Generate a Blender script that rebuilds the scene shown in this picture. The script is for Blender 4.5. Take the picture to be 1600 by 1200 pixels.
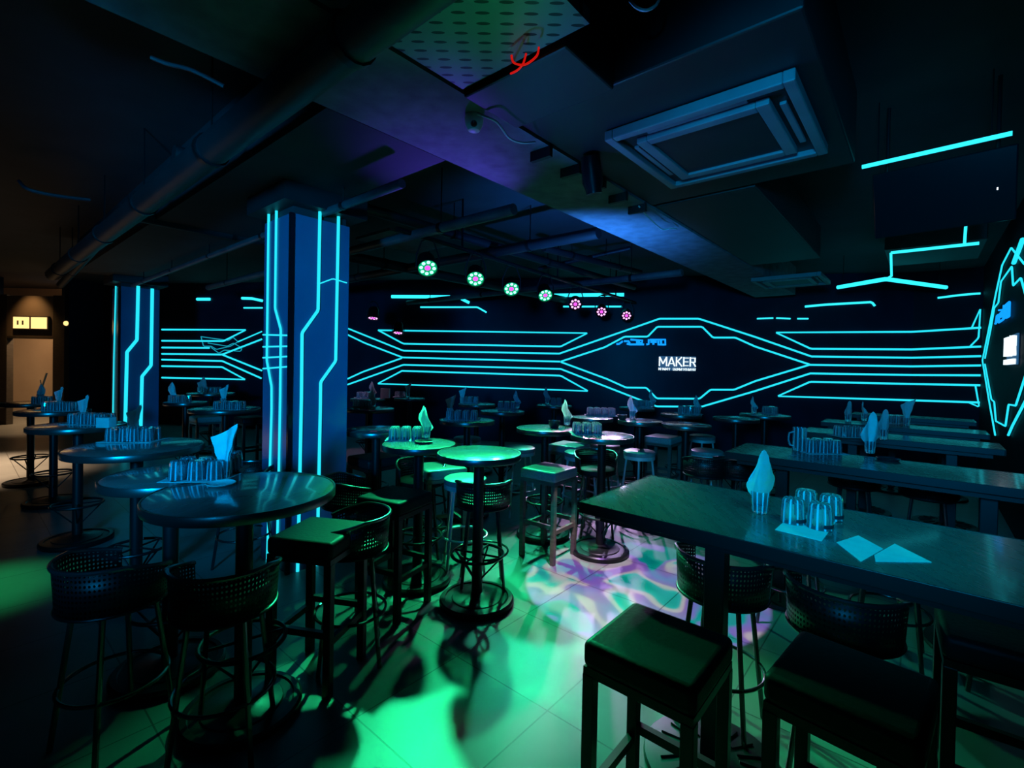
import bpy, bmesh, math, random
from mathutils import Vector, Matrix, Quaternion
random.seed(7)
PI = math.pi
S = bpy.context.scene
C = S.collection
for o in list(bpy.data.objects):
    bpy.data.objects.remove(o)

# ------------------------------------------------------------------ camera
EYE = 1.62
FPX, PITCH, ROLL = 750.0, math.radians(0.8), math.radians(1.12)
CY = 579.5                                     # row of the optical axis (lens shift)
cam_d = bpy.data.cameras.new('camera')
cam = bpy.data.objects.new('camera', cam_d)
C.objects.link(cam)
cam_d.sensor_width = 36.0
cam_d.lens = FPX / 1600 * 36
cam_d.shift_y = (CY - 600) / 1600
cam_d.clip_start = 0.05
CAM_R = Matrix.Rotation(PI / 2 - PITCH, 3, 'X') @ Matrix.Rotation(ROLL, 3, 'Z')
cam.matrix_world = Matrix.Translation((0, 0, EYE)) @ CAM_R.to_4x4()
S.camera = cam

# ------------------------------------------------------------------ world, exposure
S.view_settings.view_transform = 'Standard'
S.view_settings.look = 'None'
S.view_settings.gamma = 1
S.view_settings.exposure = 0.0
S.view_settings.use_curve_mapping = False
W = bpy.data.worlds.new('night')
S.world = W
W.use_nodes = True
W.node_tree.nodes['Background'].inputs[0].default_value = (0.10, 0.30, 0.75, 1)
W.node_tree.nodes['Background'].inputs[1].default_value = 0.012
S.cycles.use_denoising = True
S.cycles.caustics_refractive = False
S.cycles.caustics_reflective = False
S.cycles.max_bounces = 8
S.cycles.sample_clamp_indirect = 4.0


def aim(o, target):
    d = Vector(target) - o.location
    o.rotation_euler = d.to_track_quat('-Z', 'Y').to_euler()


def lamp(name, kind, loc, col, energy, target=None, size=0.05, angle=60, blend=0.5, gobo=None):
    d = bpy.data.lights.new(name, kind)
    o = bpy.data.objects.new(name, d)
    C.objects.link(o)
    o.location = loc
    d.color = col
    d.energy = energy
    if kind == 'AREA':
        d.shape = 'DISK'
        d.size = size
    else:
        d.shadow_soft_size = size
    if kind == 'SPOT':
        d.spot_size = math.radians(angle)
        d.spot_blend = blend
    if target is not None:
        aim(o, target)
    return o


# unit directions of the room: A runs away to the right, B away to the left
DA = Vector((0.651, 0.759, 0)).normalized()
DB = Vector((-DA.y, DA.x, 0))


def an(a, n, z=0.0):
    return DA * a + DB * n + Vector((0, 0, z))


def ray(px, py):
    return CAM_R @ Vector(((px - 800) / FPX, -(py - CY) / FPX, -1.0))


def onz(px, py, z):
    r = ray(px, py)
    t = (z - EYE) / r.z
    return Vector((r.x * t, r.y * t, z))


def onplane(px, py, p0, nrm):
    r = ray(px, py)
    e = Vector((0, 0, EYE))
    return e + r * ((p0 - e).dot(nrm) / r.dot(nrm))


def atdepth(px, py, y):
    r = ray(px, py)
    t = y / r.y
    return Vector((r.x * t, y, EYE + r.z * t))


GREEN = (0.02, 1.0, 0.36)
# stage lamps (their cans are built further down); (pixel x, y) -> place at hanging height 2.57
PAR_PX = [(668, 418), (743, 435), (799, 451), (852, 461), (899, 475), (940, 487), (979, 493)]
PAR_LOC = [onz(x, y, 2.57) for x, y in PAR_PX]
PAR_AIM = [(0.05, 2.25, 0.0), (-0.1, 2.5, 0.0), (0.3, 2.7, 0), (0.72, 4.85, 1.1), (0.66, 4.28, 1.06), (0.95, 5.5, 1.0), (1.35, 5.4, 0.9)]
PAR_COL = [GREEN, GREEN, GREEN, (0.05, 1.0, 0.6), (1.0, 0.22, 0.62), (0.8, 0.5, 1.0), (0.7, 0.5, 1.0)]
PAR_W = [780, 400, 230, 330, 90, 320, 160]
PAR_SPREAD = [46, 48, 50, 46, 17, 22, 24]

lamp('violet_ceiling_fill', 'SPOT', (-0.5, 4.3, 1.9), (0.13, 0.07, 1.0), 140, (-0.48, 3.35, 2.95), 0.06, 52, 1.0)  # added ceiling fill in mid-air, without a fixture
lamp('blue_ceiling_fill', 'SPOT', (0.7, 4.3, 1.7), (0.03, 0.24, 1.0), 420, (0.75, 5.2, 3.2), 0.06, 95, 1.0)  # added as well, brightens the ceiling beyond the beam
lamp('navy_ceiling_fill', 'SPOT', (-0.2, 2.9, 1.9), (0.05, 0.24, 1.0), 60, (0.9, 2.3, 3.0), 0.06, 80, 1.0)  # added fill for the slab and the air conditioner
lamp('green_bounce_fill', 'SPOT', (0.1, 2.6, 1.7), (0.0, 0.9, 0.35), 11, (-0.3, 1.6, 2.95), 0.06, 46, 1.0)  # added spot standing in for green bounce light on the tray
# added blue and teal fill spots without fixtures, most of them behind the camera
lamp('teal_table_fill', 'SPOT', (1.2, 0.6, 2.8), (0.0, 0.60, 0.72), 130, (1.3, 1.95, 1.02), 0.15, 40, 0.8)
lamp('blue_left_fill', 'SPOT', (-1.5, -1.5, 2.0), (0.0, 0.36, 0.9), 1500, (-2.75, 4.8, 1.72), 0.25, 43, 0.5)
lamp('blue_centre_fill', 'SPOT', (-0.9, -1.2, 2.1), (0.0, 0.28, 0.95), 500, (0.1, 6.0, 1.45), 0.25, 32, 0.6)
lamp('blue_right_fill', 'SPOT', (-0.6, -0.9, 2.1), (0.0, 0.36, 0.85), 1000, (2.9, 4.6, 1.75), 0.25, 42, 0.5)

# ------------------------------------------------------------------ materials
M = {}


def mat(name, col, rough=0.5, metal=0.0, emit=None, es=0.0, trans=0.0, spec=0.5, coat=0.0):
    m = bpy.data.materials.new(name)
    m.use_nodes = True
    b = m.node_tree.nodes['Principled BSDF']
    b.inputs['Base Color'].default_value = (*col, 1)
    b.inputs['Roughness'].default_value = rough
    b.inputs['Metallic'].default_value = metal
    b.inputs['Specular IOR Level'].default_value = spec
    if coat:
        b.inputs['Coat Weight'].default_value = coat
        b.inputs['Coat Roughness'].default_value = 0.08
    if emit:
        b.inputs['Emission Color'].default_value = (*emit, 1)
        b.inputs['Emission Strength'].default_value = es
    if trans:
        b.inputs['Transmission Weight'].default_value = trans
    M[name] = m
    return m


def nodes(m):
    nt = m.node_tree
    return nt, nt.nodes, nt.links, nt.nodes['Principled BSDF']


def noise_vary(m, scale, c1, c2, stretch=(1, 1, 1), bump=0.0, rough=None, rotz=0.0, detail=4):
    nt, N, L, b = nodes(m)
    tc = N.new('ShaderNodeTexCoord')
    mp = N.new('ShaderNodeMapping')
    mp.inputs['Scale'].default_value = stretch
    mp.inputs['Rotation'].default_value = (0, 0, rotz)
    nz = N.new('ShaderNodeTexNoise')
    nz.inputs['Scale'].default_value = scale
    nz.inputs['Detail'].default_value = detail
    cr = N.new('ShaderNodeValToRGB')
    cr.color_ramp.elements[0].position = 0.3
    cr.color_ramp.elements[1].position = 0.7
    cr.color_ramp.elements[0].color = (*c1, 1)
    cr.color_ramp.elements[1].color = (*c2, 1)
    L.new(tc.outputs['Object'], mp.inputs['Vector'])
    L.new(mp.outputs[0], nz.inputs['Vector'])
    L.new(nz.outputs['Fac'], cr.inputs[0])
    L.new(cr.outputs[0], b.inputs['Base Color'])
    if bump:
        bp = N.new('ShaderNodeBump')
        bp.inputs['Strength'].default_value = bump
        bp.inputs['Distance'].default_value = 0.01
        L.new(nz.outputs['Fac'], bp.inputs['Height'])
        L.new(bp.outputs[0], b.inputs['Normal'])
    if rough:
        mr = N.new('ShaderNodeMapRange')
        mr.inputs['To Min'].default_value = rough[0]
        mr.inputs['To Max'].default_value = rough[1]
        L.new(nz.outputs['Fac'], mr.inputs['Value'])
        L.new(mr.outputs[0], b.inputs['Roughness'])
    return m


mat('black_metal', (0.012, 0.013, 0.015), 0.38, 0.6)
noise_vary(mat('wood_top', (0.2, 0.17, 0.13), 0.3, coat=0.7), 6, (0.13, 0.135, 0.135), (0.18, 0.182, 0.18), (1, 7, 1), 0.0, (0.18, 0.24), math.radians(40))
noise_vary(mat('dark_wood_top', (0.1, 0.1, 0.09), 0.3, coat=0.5), 5, (0.056, 0.060, 0.060), (0.076, 0.080, 0.079), (7, 1, 1), 0.0, (0.25, 0.3), math.radians(49))
mat('rim_metal', (0.12, 0.12, 0.12), 0.3, 0.9)
mat('chrome', (0.55, 0.55, 0.56), 0.18, 1.0)
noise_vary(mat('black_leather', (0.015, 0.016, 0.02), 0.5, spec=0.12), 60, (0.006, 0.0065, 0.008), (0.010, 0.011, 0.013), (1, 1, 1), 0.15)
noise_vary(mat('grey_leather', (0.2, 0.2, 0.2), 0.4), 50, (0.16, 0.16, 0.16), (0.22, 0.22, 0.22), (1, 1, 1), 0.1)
noise_vary(mat('dark_wood', (0.05, 0.04, 0.03), 0.45), 8, (0.05, 0.042, 0.035), (0.09, 0.075, 0.06), (1, 1, 8))
mat('white_metal', (0.5, 0.5, 0.5), 0.35, 0.3)
noise_vary(mat('black_wall', (0.008, 0.010, 0.016), 0.34, spec=0.14), 3, (0.006, 0.013, 0.030), (0.009, 0.019, 0.042))
noise_vary(mat('black_wall_matt', (0.008, 0.010, 0.016), 0.6, spec=0.06), 3, (0.006, 0.010, 0.018), (0.009, 0.014, 0.026))
noise_vary(mat('black_ceiling', (0.02, 0.022, 0.026), 0.8), 3, (0.010, 0.011, 0.015), (0.018, 0.020, 0.026), bump=0.4)
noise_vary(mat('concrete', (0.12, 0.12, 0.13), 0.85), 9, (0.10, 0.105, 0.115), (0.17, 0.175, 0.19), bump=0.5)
noise_vary(mat('duct_black', (0.02, 0.02, 0.022), 0.5), 4, (0.007, 0.008, 0.010), (0.012, 0.013, 0.016))
noise_vary(mat('pipe_grey', (0.06, 0.06, 0.065), 0.5), 6, (0.04, 0.04, 0.05), (0.08, 0.08, 0.09))
noise_vary(mat('ac_plastic', (0.45, 0.46, 0.48), 0.45), 4, (0.13, 0.135, 0.15), (0.18, 0.19, 0.2))
noise_vary(mat('pillar_gloss', (0.05, 0.10, 0.16), 0.22, spec=0.6), 1.5, (0.03, 0.10, 0.20), (0.04, 0.13, 0.25))
noise_vary(mat('warm_wall', (0.55, 0.42, 0.30), 0.7), 1.2, (0.50, 0.36, 0.25), (0.62, 0.47, 0.33))
noise_vary(mat('napkin', (0.75, 0.77, 0.78), 0.9), 30, (0.7, 0.72, 0.74), (0.82, 0.83, 0.84))
mat('screen_black', (0.006, 0.006, 0.008), 0.12)
mat('cable_black', (0.01, 0.01, 0.01), 0.6)
mat('cable_white', (0.6, 0.6, 0.6), 0.5)
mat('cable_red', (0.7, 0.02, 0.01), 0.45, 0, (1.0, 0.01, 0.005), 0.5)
mat('white_plastic', (0.7, 0.7, 0.7), 0.35)
mat('lens_red', (0.12, 0.0, 0.01), 0.15)
mat('dark_ceramic', (0.02, 0.02, 0.024), 0.25)
mat('label_ink', (0.01, 0.012, 0.02), 0.4)


def emis(name, col, s, body=(0.02, 0.02, 0.02)):
    return mat(name, body, 0.5, 0, col, s)


emis('neon_cyan', (0.02, 0.74, 0.90), 1.15)
emis('neon_cyan_dim', (0.01, 0.36, 0.50), 0.9)
emis('led_cyan', (0.03, 0.76, 0.92), 1.4)
emis('neon_blue', (0.004, 0.22, 1.0), 1.1)
emis('neon_blue_core', (0.005, 0.32, 1.0), 1.2)
emis('letter_white', (0.80, 0.95, 1.0), 1.3)
emis('amber_panel', (1.0, 0.62, 0.22), 1.6)
emis('par_green', (0.25, 1.0, 0.62), 3.0)
emis('par_glow', (0.0, 0.42, 0.16), 1.0)  # front plate glow stands in for the green halo round the lamp
emis('sign_halo', (0.03, 0.12, 0.28), 0.6)  # glow on the backing panel stands in for the letters' halo
emis('par_magenta', (0.85, 0.08, 0.75), 1.6)
emis('par_pink', (1.0, 0.45, 0.95), 1.8)
emis('par_violet', (0.35, 0.12, 1.0), 1.3)
emis('led_point', (0.8, 0.9, 1.0), 2.5)

# glass: clear, slightly milky; its brighter upright stripes stand in for glints
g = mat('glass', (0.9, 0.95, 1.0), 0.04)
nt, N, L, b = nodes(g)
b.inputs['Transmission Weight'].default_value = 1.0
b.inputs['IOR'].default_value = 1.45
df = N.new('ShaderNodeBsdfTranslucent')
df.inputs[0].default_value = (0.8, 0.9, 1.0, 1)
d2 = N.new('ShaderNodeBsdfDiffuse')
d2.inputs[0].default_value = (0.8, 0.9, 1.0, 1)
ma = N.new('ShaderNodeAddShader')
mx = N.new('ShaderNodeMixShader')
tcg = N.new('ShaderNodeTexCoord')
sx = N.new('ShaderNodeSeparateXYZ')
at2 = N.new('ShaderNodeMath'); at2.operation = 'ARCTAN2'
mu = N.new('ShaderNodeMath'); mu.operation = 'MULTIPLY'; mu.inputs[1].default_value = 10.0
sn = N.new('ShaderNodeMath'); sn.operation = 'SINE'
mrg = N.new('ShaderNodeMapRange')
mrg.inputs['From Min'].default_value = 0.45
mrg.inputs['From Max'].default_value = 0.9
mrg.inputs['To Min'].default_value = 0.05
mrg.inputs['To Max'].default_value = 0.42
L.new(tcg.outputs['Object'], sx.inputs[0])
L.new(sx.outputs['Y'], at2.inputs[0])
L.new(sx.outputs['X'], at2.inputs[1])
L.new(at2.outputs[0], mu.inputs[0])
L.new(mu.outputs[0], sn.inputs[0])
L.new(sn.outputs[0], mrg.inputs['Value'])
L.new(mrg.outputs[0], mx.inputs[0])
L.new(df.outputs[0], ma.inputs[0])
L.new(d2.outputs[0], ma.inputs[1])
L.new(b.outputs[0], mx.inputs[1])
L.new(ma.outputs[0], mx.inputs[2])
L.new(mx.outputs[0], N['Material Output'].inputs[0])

# napkin paper lets a little light through
nt, N, L, b = nodes(M['napkin'])
df = N.new('ShaderNodeBsdfTranslucent')
df.inputs[0].default_value = (0.8, 0.82, 0.84, 1)
mx = N.new('ShaderNodeMixShader')
mx.inputs[0].default_value = 0.4
L.new(b.outputs[0], mx.inputs[1])
L.new(df.outputs[0], mx.inputs[2])
L.new(mx.outputs[0], N['Material Output'].inputs[0])

# perforated sheet: round holes on the UV grid
pf = mat('perforated_metal', (0.012, 0.013, 0.015), 0.4, 0.6)
nt, N, L, b = nodes(pf)
tc = N.new('ShaderNodeUVMap')
sc = N.new('ShaderNodeVectorMath'); sc.operation = 'MULTIPLY'; sc.inputs[1].default_value = (56, 9, 1)
fr = N.new('ShaderNodeVectorMath'); fr.operation = 'FRACTION'
sb = N.new('ShaderNodeVectorMath'); sb.operation = 'SUBTRACT'; sb.inputs[1].default_value = (0.5, 0.5, 0)
ln = N.new('ShaderNodeVectorMath'); ln.operation = 'LENGTH'
lt = N.new('ShaderNodeMath'); lt.operation = 'LESS_THAN'; lt.inputs[1].default_value = 0.28
tr = N.new('ShaderNodeBsdfTransparent')
mx = N.new('ShaderNodeMixShader')
L.new(tc.outputs[0], sc.inputs[0]); L.new(sc.outputs[0], fr.inputs[0]); L.new(fr.outputs[0], sb.inputs[0])
L.new(sb.outputs[0], ln.inputs[0]); L.new(ln.outputs['Value'], lt.inputs[0]); L.new(lt.outputs[0], mx.inputs[0])
L.new(b.outputs[0], mx.inputs[1]); L.new(tr.outputs[0], mx.inputs[2])
L.new(mx.outputs[0], N['Material Output'].inputs[0])


def tile_material(name, rot, size, off, c1, c2, grout, rough):
    m = mat(name, c1, rough)
    nt, N, L, b = nodes(m)
    tc = N.new('ShaderNodeTexCoord')
    mp = N.new('ShaderNodeMapping')
    mp.inputs['Rotation'].default_value = (0, 0, rot)
    mp.inputs['Location'].default_value = (off[0], off[1], 0)
    br = N.new('ShaderNodeTexBrick')
    br.offset = 0.0
    br.squash = 1.0
    br.inputs['Scale'].default_value = 1.0
    br.inputs['Brick Width'].default_value = size
    br.inputs['Row Height'].default_value = size
    br.inputs['Mortar Size'].default_value = 0.004
    br.inputs['Mortar Smooth'].default_value = 0.2
    br.inputs['Color1'].default_value = (*c1, 1)
    br.inputs['Color2'].default_value = (*c2, 1)
    br.inputs['Mortar'].default_value = (*grout, 1)
    nz = N.new('ShaderNodeTexNoise')
    nz.inputs['Scale'].default_value = 2.5
    nz.inputs['Detail'].default_value = 6
    mr = N.new('ShaderNodeMapRange')
    mr.inputs['From Min'].default_value = 0.3
    mr.inputs['From Max'].default_value = 0.7
    mr.inputs['To Min'].default_value = 0.82
    mr.inputs['To Max'].default_value = 1.08
    mul = N.new('ShaderNodeVectorMath'); mul.operation = 'SCALE'
    L.new(tc.outputs['Object'], mp.inputs['Vector'])
    L.new(mp.outputs[0], br.inputs['Vector'])
    L.new(tc.outputs['Object'], nz.inputs['Vector'])
    L.new(nz.outputs['Fac'], mr.inputs['Value'])
    L.new(br.outputs['Color'], mul.inputs[0])
    L.new(mr.outputs[0], mul.inputs['Scale'])
    L.new(mul.outputs[0], b.inputs['Base Color'])
    bp = N.new('ShaderNodeBump')
    bp.inputs['Strength'].default_value = 0.3
    bp.inputs['Distance'].default_value = 0.002
    bp.invert = True
    L.new(br.outputs['Fac'], bp.inputs['Height'])
    L.new(bp.outputs[0], b.inputs['Normal'])
    return m


ANG = math.atan2(DA.y, DA.x)
# tile joints pass through the crossing seen at (a, n) = (1.198, 1.92)
tile_material('floor_tile', -ANG, 0.62, (-(1.198 % 0.62), -(1.92 % 0.62)), (0.145, 0.15, 0.145), (0.165, 0.17, 0.165), (0.05, 0.05, 0.05), 0.4)

# perforated deck of the cable tray
pd = mat('tray_steel', (0.16, 0.18, 0.17), 0.5, 0.4)
nt, N, L, b = nodes(pd)
tc = N.new('ShaderNodeTexCoord')
sc = N.new('ShaderNodeVectorMath'); sc.operation = 'MULTIPLY'; sc.inputs[1].default_value = (11, 18, 0)
fr = N.new('ShaderNodeVectorMath'); fr.operation = 'FRACTION'
sb = N.new('ShaderNodeVectorMath'); sb.operation = 'SUBTRACT'; sb.inputs[1].default_value = (0.5, 0.5, 0)
ml = N.new('ShaderNodeVectorMath'); ml.operation = 'MULTIPLY'; ml.inputs[1].default_value = (1, 2.0, 0)
ln = N.new('ShaderNodeVectorMath'); ln.operation = 'LENGTH'
lt = N.new('ShaderNodeMath'); lt.operation = 'LESS_THAN'; lt.inputs[1].default_value = 0.3
cm = N.new('ShaderNodeMix'); cm.data_type = 'RGBA'
cm.inputs[6].default_value = (0.17, 0.19, 0.18, 1)
cm.inputs[7].default_value = (0.006, 0.006, 0.006, 1)
L.new(tc.outputs['Object'], sc.inputs[0]); L.new(sc.outputs[0], fr.inputs[0]); L.new(fr.outputs[0], sb.inputs[0])
L.new(sb.outputs[0], ml.inputs[0]); L.new(ml.outputs[0], ln.inputs[0]); L.new(ln.outputs['Value'], lt.inputs[0])
L.new(lt.outputs[0], cm.inputs[0]); L.new(cm.outputs[2], b.inputs['Base Color'])


# ------------------------------------------------------------------ mesh builder
class MB:
    def __init__(self):
        self.bm = bmesh.new()
        self.uv = None

    def _basis(self, d):
        d = d.normalized()
        u = d.cross(Vector((0, 0, 1)))
        if u.length < 1e-4:
            u = Vector((1, 0, 0))
        u.normalize()
        return u, d.cross(u).normalized()

    def box(self, lo, hi, mtx=None):
        x0, y0, z0 = lo
        x1, y1, z1 = hi
        vs = [Vector(p) for p in ((x0, y0, z0), (x1, y0, z0), (x1, y1, z0), (x0, y1, z0), (x0, y0, z1), (x1, y0, z1), (x1, y1, z1), (x0, y1, z1))]
        if mtx is not None:
            vs = [mtx @ v for v in vs]
        v = [self.bm.verts.new(p) for p in vs]
        for f in ((3, 2, 1, 0), (4, 5, 6, 7), (0, 1, 5, 4), (1, 2, 6, 5), (2, 3, 7, 6), (3, 0, 4, 7)):
            self.bm.faces.new([v[i] for i in f])
        return self

    def tube(self, pts, r, n=8, closed=False, r2=None):
        pts = [Vector(p) for p in pts]
        k = len(pts)
        rings = []
        pu = None
        for i, p in enumerate(pts):
            if closed:
                d = (pts[(i + 1) % k] - pts[i - 1])
            elif i == 0:
                d = pts[1] - pts[0]
            elif i == k - 1:
                d = pts[-1] - pts[-2]
            else:
                d = (pts[i + 1] - p).normalized() + (p - pts[i - 1]).normalized()
                if d.length < 1e-3:
                    d = pts[i + 1] - p
            d.normalize()
            if pu is None:
                u, w = self._basis(d)
            else:
                u = pu - d * pu.dot(d)
                if u.length < 1e-4:
                    u, w = self._basis(d)
                u.normalize()
                w = d.cross(u)
            pu = u
            rr = r if r2 is None else r + (r2 - r) * i / (k - 1)
            rings.append([self.bm.verts.new(p + (u * math.cos(2 * PI * j / n) + w * math.sin(2 * PI * j / n)) * rr) for j in range(n)])
        m = k if closed else k - 1
        for i in range(m):
            a, b2 = rings[i], rings[(i + 1) % k]
            for j in range(n):
                self.bm.faces.new((a[j], a[(j + 1) % n], b2[(j + 1) % n], b2[j]))
        if not closed:
            self.bm.faces.new(list(reversed(rings[0])))
            self.bm.faces.new(rings[-1])
        return self

    def ring(self, c, R, r, n=32, m=8, a0=0, a1=2 * PI):
        c = Vector(c)
        full = abs(a1 - a0 - 2 * PI) < 1e-6
        k = n if full else n + 1
        pts = [c + Vector((R * math.cos(a0 + (a1 - a0) * i / n), R * math.sin(a0 + (a1 - a0) * i / n), 0)) for i in range(k)]
        return self.tube(pts, r, m, full)

    def lathe(self, prof, n=32, c=(0, 0, 0)):
        c = Vector(c)
        rows = []
        for r, z in prof:
            if r < 1e-6:
                rows.append([self.bm.verts.new(c + Vector((0, 0, z)))])
            else:
                rows.append([self.bm.verts.new(c + Vector((r * math.cos(2 * PI * j / n), r * math.sin(2 * PI * j / n), z))) for j in range(n)])
        for a, b2 in zip(rows, rows[1:]):
            for j in range(n):
                jn = (j + 1) % n
                if len(a) == 1 and len(b2) == 1:
                    continue
                if len(a) == 1:
                    self.bm.faces.new((a[0], b2[jn], b2[j]))
                elif len(b2) == 1:
                    self.bm.faces.new((a[j], a[jn], b2[0]))
                else:
                    self.bm.faces.new((a[j], a[jn], b2[jn], b2[j]))
        return self

    def prism(self, pts, up):
        up = Vector(up)
        a = [self.bm.verts.new(Vector(p)) for p in pts]
        b2 = [self.bm.verts.new(Vector(p) + up) for p in pts]
        n = len(a)
        self.bm.faces.new(list(reversed(a)))
        self.bm.faces.new(b2)
        for i in range(n):
            self.bm.faces.new((a[i], a[(i + 1) % n], b2[(i + 1) % n], b2[i]))
        return self

    def build(self, name, material, parent=None, smooth=False, bevel=0.0, seg=2):
        bmesh.ops.recalc_face_normals(self.bm, faces=self.bm.faces)
        me = bpy.data.meshes.new(name)
        self.bm.to_mesh(me)
        self.bm.free()
        if smooth:
            for p in me.polygons:
                p.use_smooth = True
            try:
                me.set_sharp_from_angle(angle=math.radians(40))
            except Exception:
                pass
        o = bpy.data.objects.new(name, me)
        C.objects.link(o)
        me.materials.append(M[material] if isinstance(material, str) else material)
        if parent:
            o.parent = parent
        if bevel:
            bv = o.modifiers.new('bevel', 'BEVEL')
            bv.width = bevel
            bv.segments = seg
            bv.limit_method = 'ANGLE'
            bv.angle_limit = math.radians(35)
        return o


def tag(o, label, cat, group=None):
    o['label'] = label
    o['category'] = cat
    if group:
        o['group'] = group
    return o


def empty(name, loc=(0, 0, 0), rz=0.0):
    o = bpy.data.objects.new(name, None)
    o.empty_display_size = 0.1
    C.objects.link(o)
    o.location = loc
    o.rotation_euler = (0, 0, rz)
    return o


def struct(o):
    o['kind'] = 'structure'
    return o


KIDS = {}


def copy_tree(src, loc, rz=0.0):
    r = src.copy()
    C.objects.link(r)
    r.location = loc
    r.rotation_euler = (0, 0, rz)
    for k in ('label', 'category', 'group'):
        if k in r:
            del r[k]
    for ch in KIDS[src.name]:
        c = ch.copy()
        C.objects.link(c)
        c.parent = r
        for gch in KIDS.get(ch.name, []):
            d = gch.copy()
            C.objects.link(d)
            d.parent = c
    return r


def remember(root):
    ch = [o for o in C.objects if o.parent == root]
    KIDS[root.name] = ch
    for c in ch:
        g2 = [o for o in C.objects if o.parent == c]
        if g2:
            KIDS[c.name] = g2


USED = set()


def place(proto, loc, rz, label, cat, group):
    """first use moves the prototype itself, later uses are copies"""
    if proto.name in USED:
        o = copy_tree(proto, loc, rz)
    else:
        USED.add(proto.name)
        o = proto
        o.location = loc
        o.rotation_euler = (0, 0, rz)
    return tag(o, label, cat, group)


# ------------------------------------------------------------------ the room shell
CEIL = 3.4
b0 = Vector((0, 10.0, 0))
BD = Vector((0.982, -0.19, 0)).normalized()        # along the back wall, to the right
BN = Vector((BD.y, -BD.x, 0))                       # its normal, towards the room
if BN.y > 0:
    BN = -BN


def flat(v):
    return Vector((v.x, v.y, 0))


pL = flat(onplane(96, 560, b0, BN))                 # left end of the back wall
pC = flat(onplane(1425, 560, b0, BN))               # where it bends
# short bit along room direction B, then the right wall along A
def hit_line(px, p0, d):
    r = ray(px, 560)
    # solve r.xy*t = p0 + d*s
    det = r.x * (-d.y) - r.y * (-d.x)
    t = (p0.x * (-d.y) - p0.y * (-d.x)) / det
    return Vector((r.x * t, r.y * t, 0))


pR = hit_line(1533, pC, -DB)
RWN = DB.copy()                                      # right wall normal (towards room)
BITN = -DA.copy()
pE = pR - DA * 12.5                                  # right wall runs past the camera


def wall(name, p, q, nrm, material, z0=0.0, z1=CEIL, th=0.12):
    m = MB()
    m.prism([p + Vector((0, 0, z0)), q + Vector((0, 0, z0)), q - nrm * th + Vector((0, 0, z0)), p - nrm * th + Vector((0, 0, z0))], (0, 0, z1 - z0))
    return struct(m.build(name, material))


wall('wall_back', pL, pC, BN, 'black_wall')
wall('wall_back_right', pC, pR, BITN, 'black_wall_matt')
wall('wall_right', pR, pE, RWN, 'black_wall_matt')
fl = MB().box((-16, -3, -0.1), (10, 17, 0.0)).build('floor', 'floor_tile')
struct(fl)
cl = MB().box((-16, -0.6, CEIL), (10, 17, CEIL + 0.15)).build('ceiling', 'black_ceiling')
struct(cl)

# doorway at the far left, warm corridor behind it
DYY = 11.0
def dpt(px, y):
    v = atdepth(px, 560, y)
    return Vector((v.x, v.y, 0))


jl, jr, jo = dpt(10, DYY), dpt(82, DYY), dpt(97, DYY)
zh = atdepth(45, 529, DYY).z
m = MB()
m.box((jr.x, DYY, 0), (jo.x + 0.05, DYY + 0.16, zh + 1.0))
m.box((jl.x - 0.22, DYY, 0), (jl.x, DYY + 0.16, zh + 1.0))
m.box((jl.x, DYY, zh), (jr.x, DYY + 0.16, zh + 0.06))
tr1 = struct(m.build('door_1', 'dark_wood', bevel=0.01))
mat('header_paint', (0.16, 0.12, 0.09), 0.6)
m = MB().box((jl.x, DYY + 0.005, zh + 0.06), (jr.x, DYY + 0.15, zh + 0.98))
struct(m.build('wall_lintel', 'header_paint'))
m = MB().box((jl.x - 5.0, DYY, 0), (jl.x - 0.22, DYY + 0.14, CEIL))
struct(m.build('wall_left_front', 'black_wall'))
m = MB().box((jl.x - 5.0, DYY + 1.9, 0), (jo.x + 0.6, DYY + 2.02, CEIL))
struct(m.build('wall_corridor', 'warm_wall'))
m = MB().box((jo.x + 0.05, DYY + 0.0, 0), (jo.x + 0.15, DYY + 1.95, CEIL))
struct(m.build('wall_left_return', 'black_wall'))
m = MB().box((-14.2, -2.5, 0), (-14.08, DYY, CEIL))
struct(m.build('wall_left', 'black_wall'))
lamp('corridor_ceiling_lamp', 'AREA', (jl.x + 0.5, DYY + 1.1, 3.0), (1.0, 0.62, 0.32), 210, (jl.x + 0.5, DYY + 1.1, 0), 0.5)
lamp('corridor_spill_fill', 'SPOT', (jl.x + 3.2, DYY - 4.2, 3.2), (1.0, 0.66, 0.4), 2400, (jl.x + 3.9, DYY - 4.4, 0), 0.1, 56, 0.9)  # added spot standing in for warm corridor light spilling on the floor
lamp('left_green_par', 'SPOT', (-4.4, 3.4, 3.0), (0.02, 1.0, 0.30), 420, (-3.65, 3.25, 0), 0.1, 23, 1.0)

lamp('door_header_fill', 'SPOT', (jl.x + 0.6, DYY - 0.5, 3.3), (1.0, 0.55, 0.2), 55, (jl.x + 0.6, DYY, zh + 0.3), 0.05, 70, 1.0)  # added spot standing in for the amber sign's glow on the header
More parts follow.
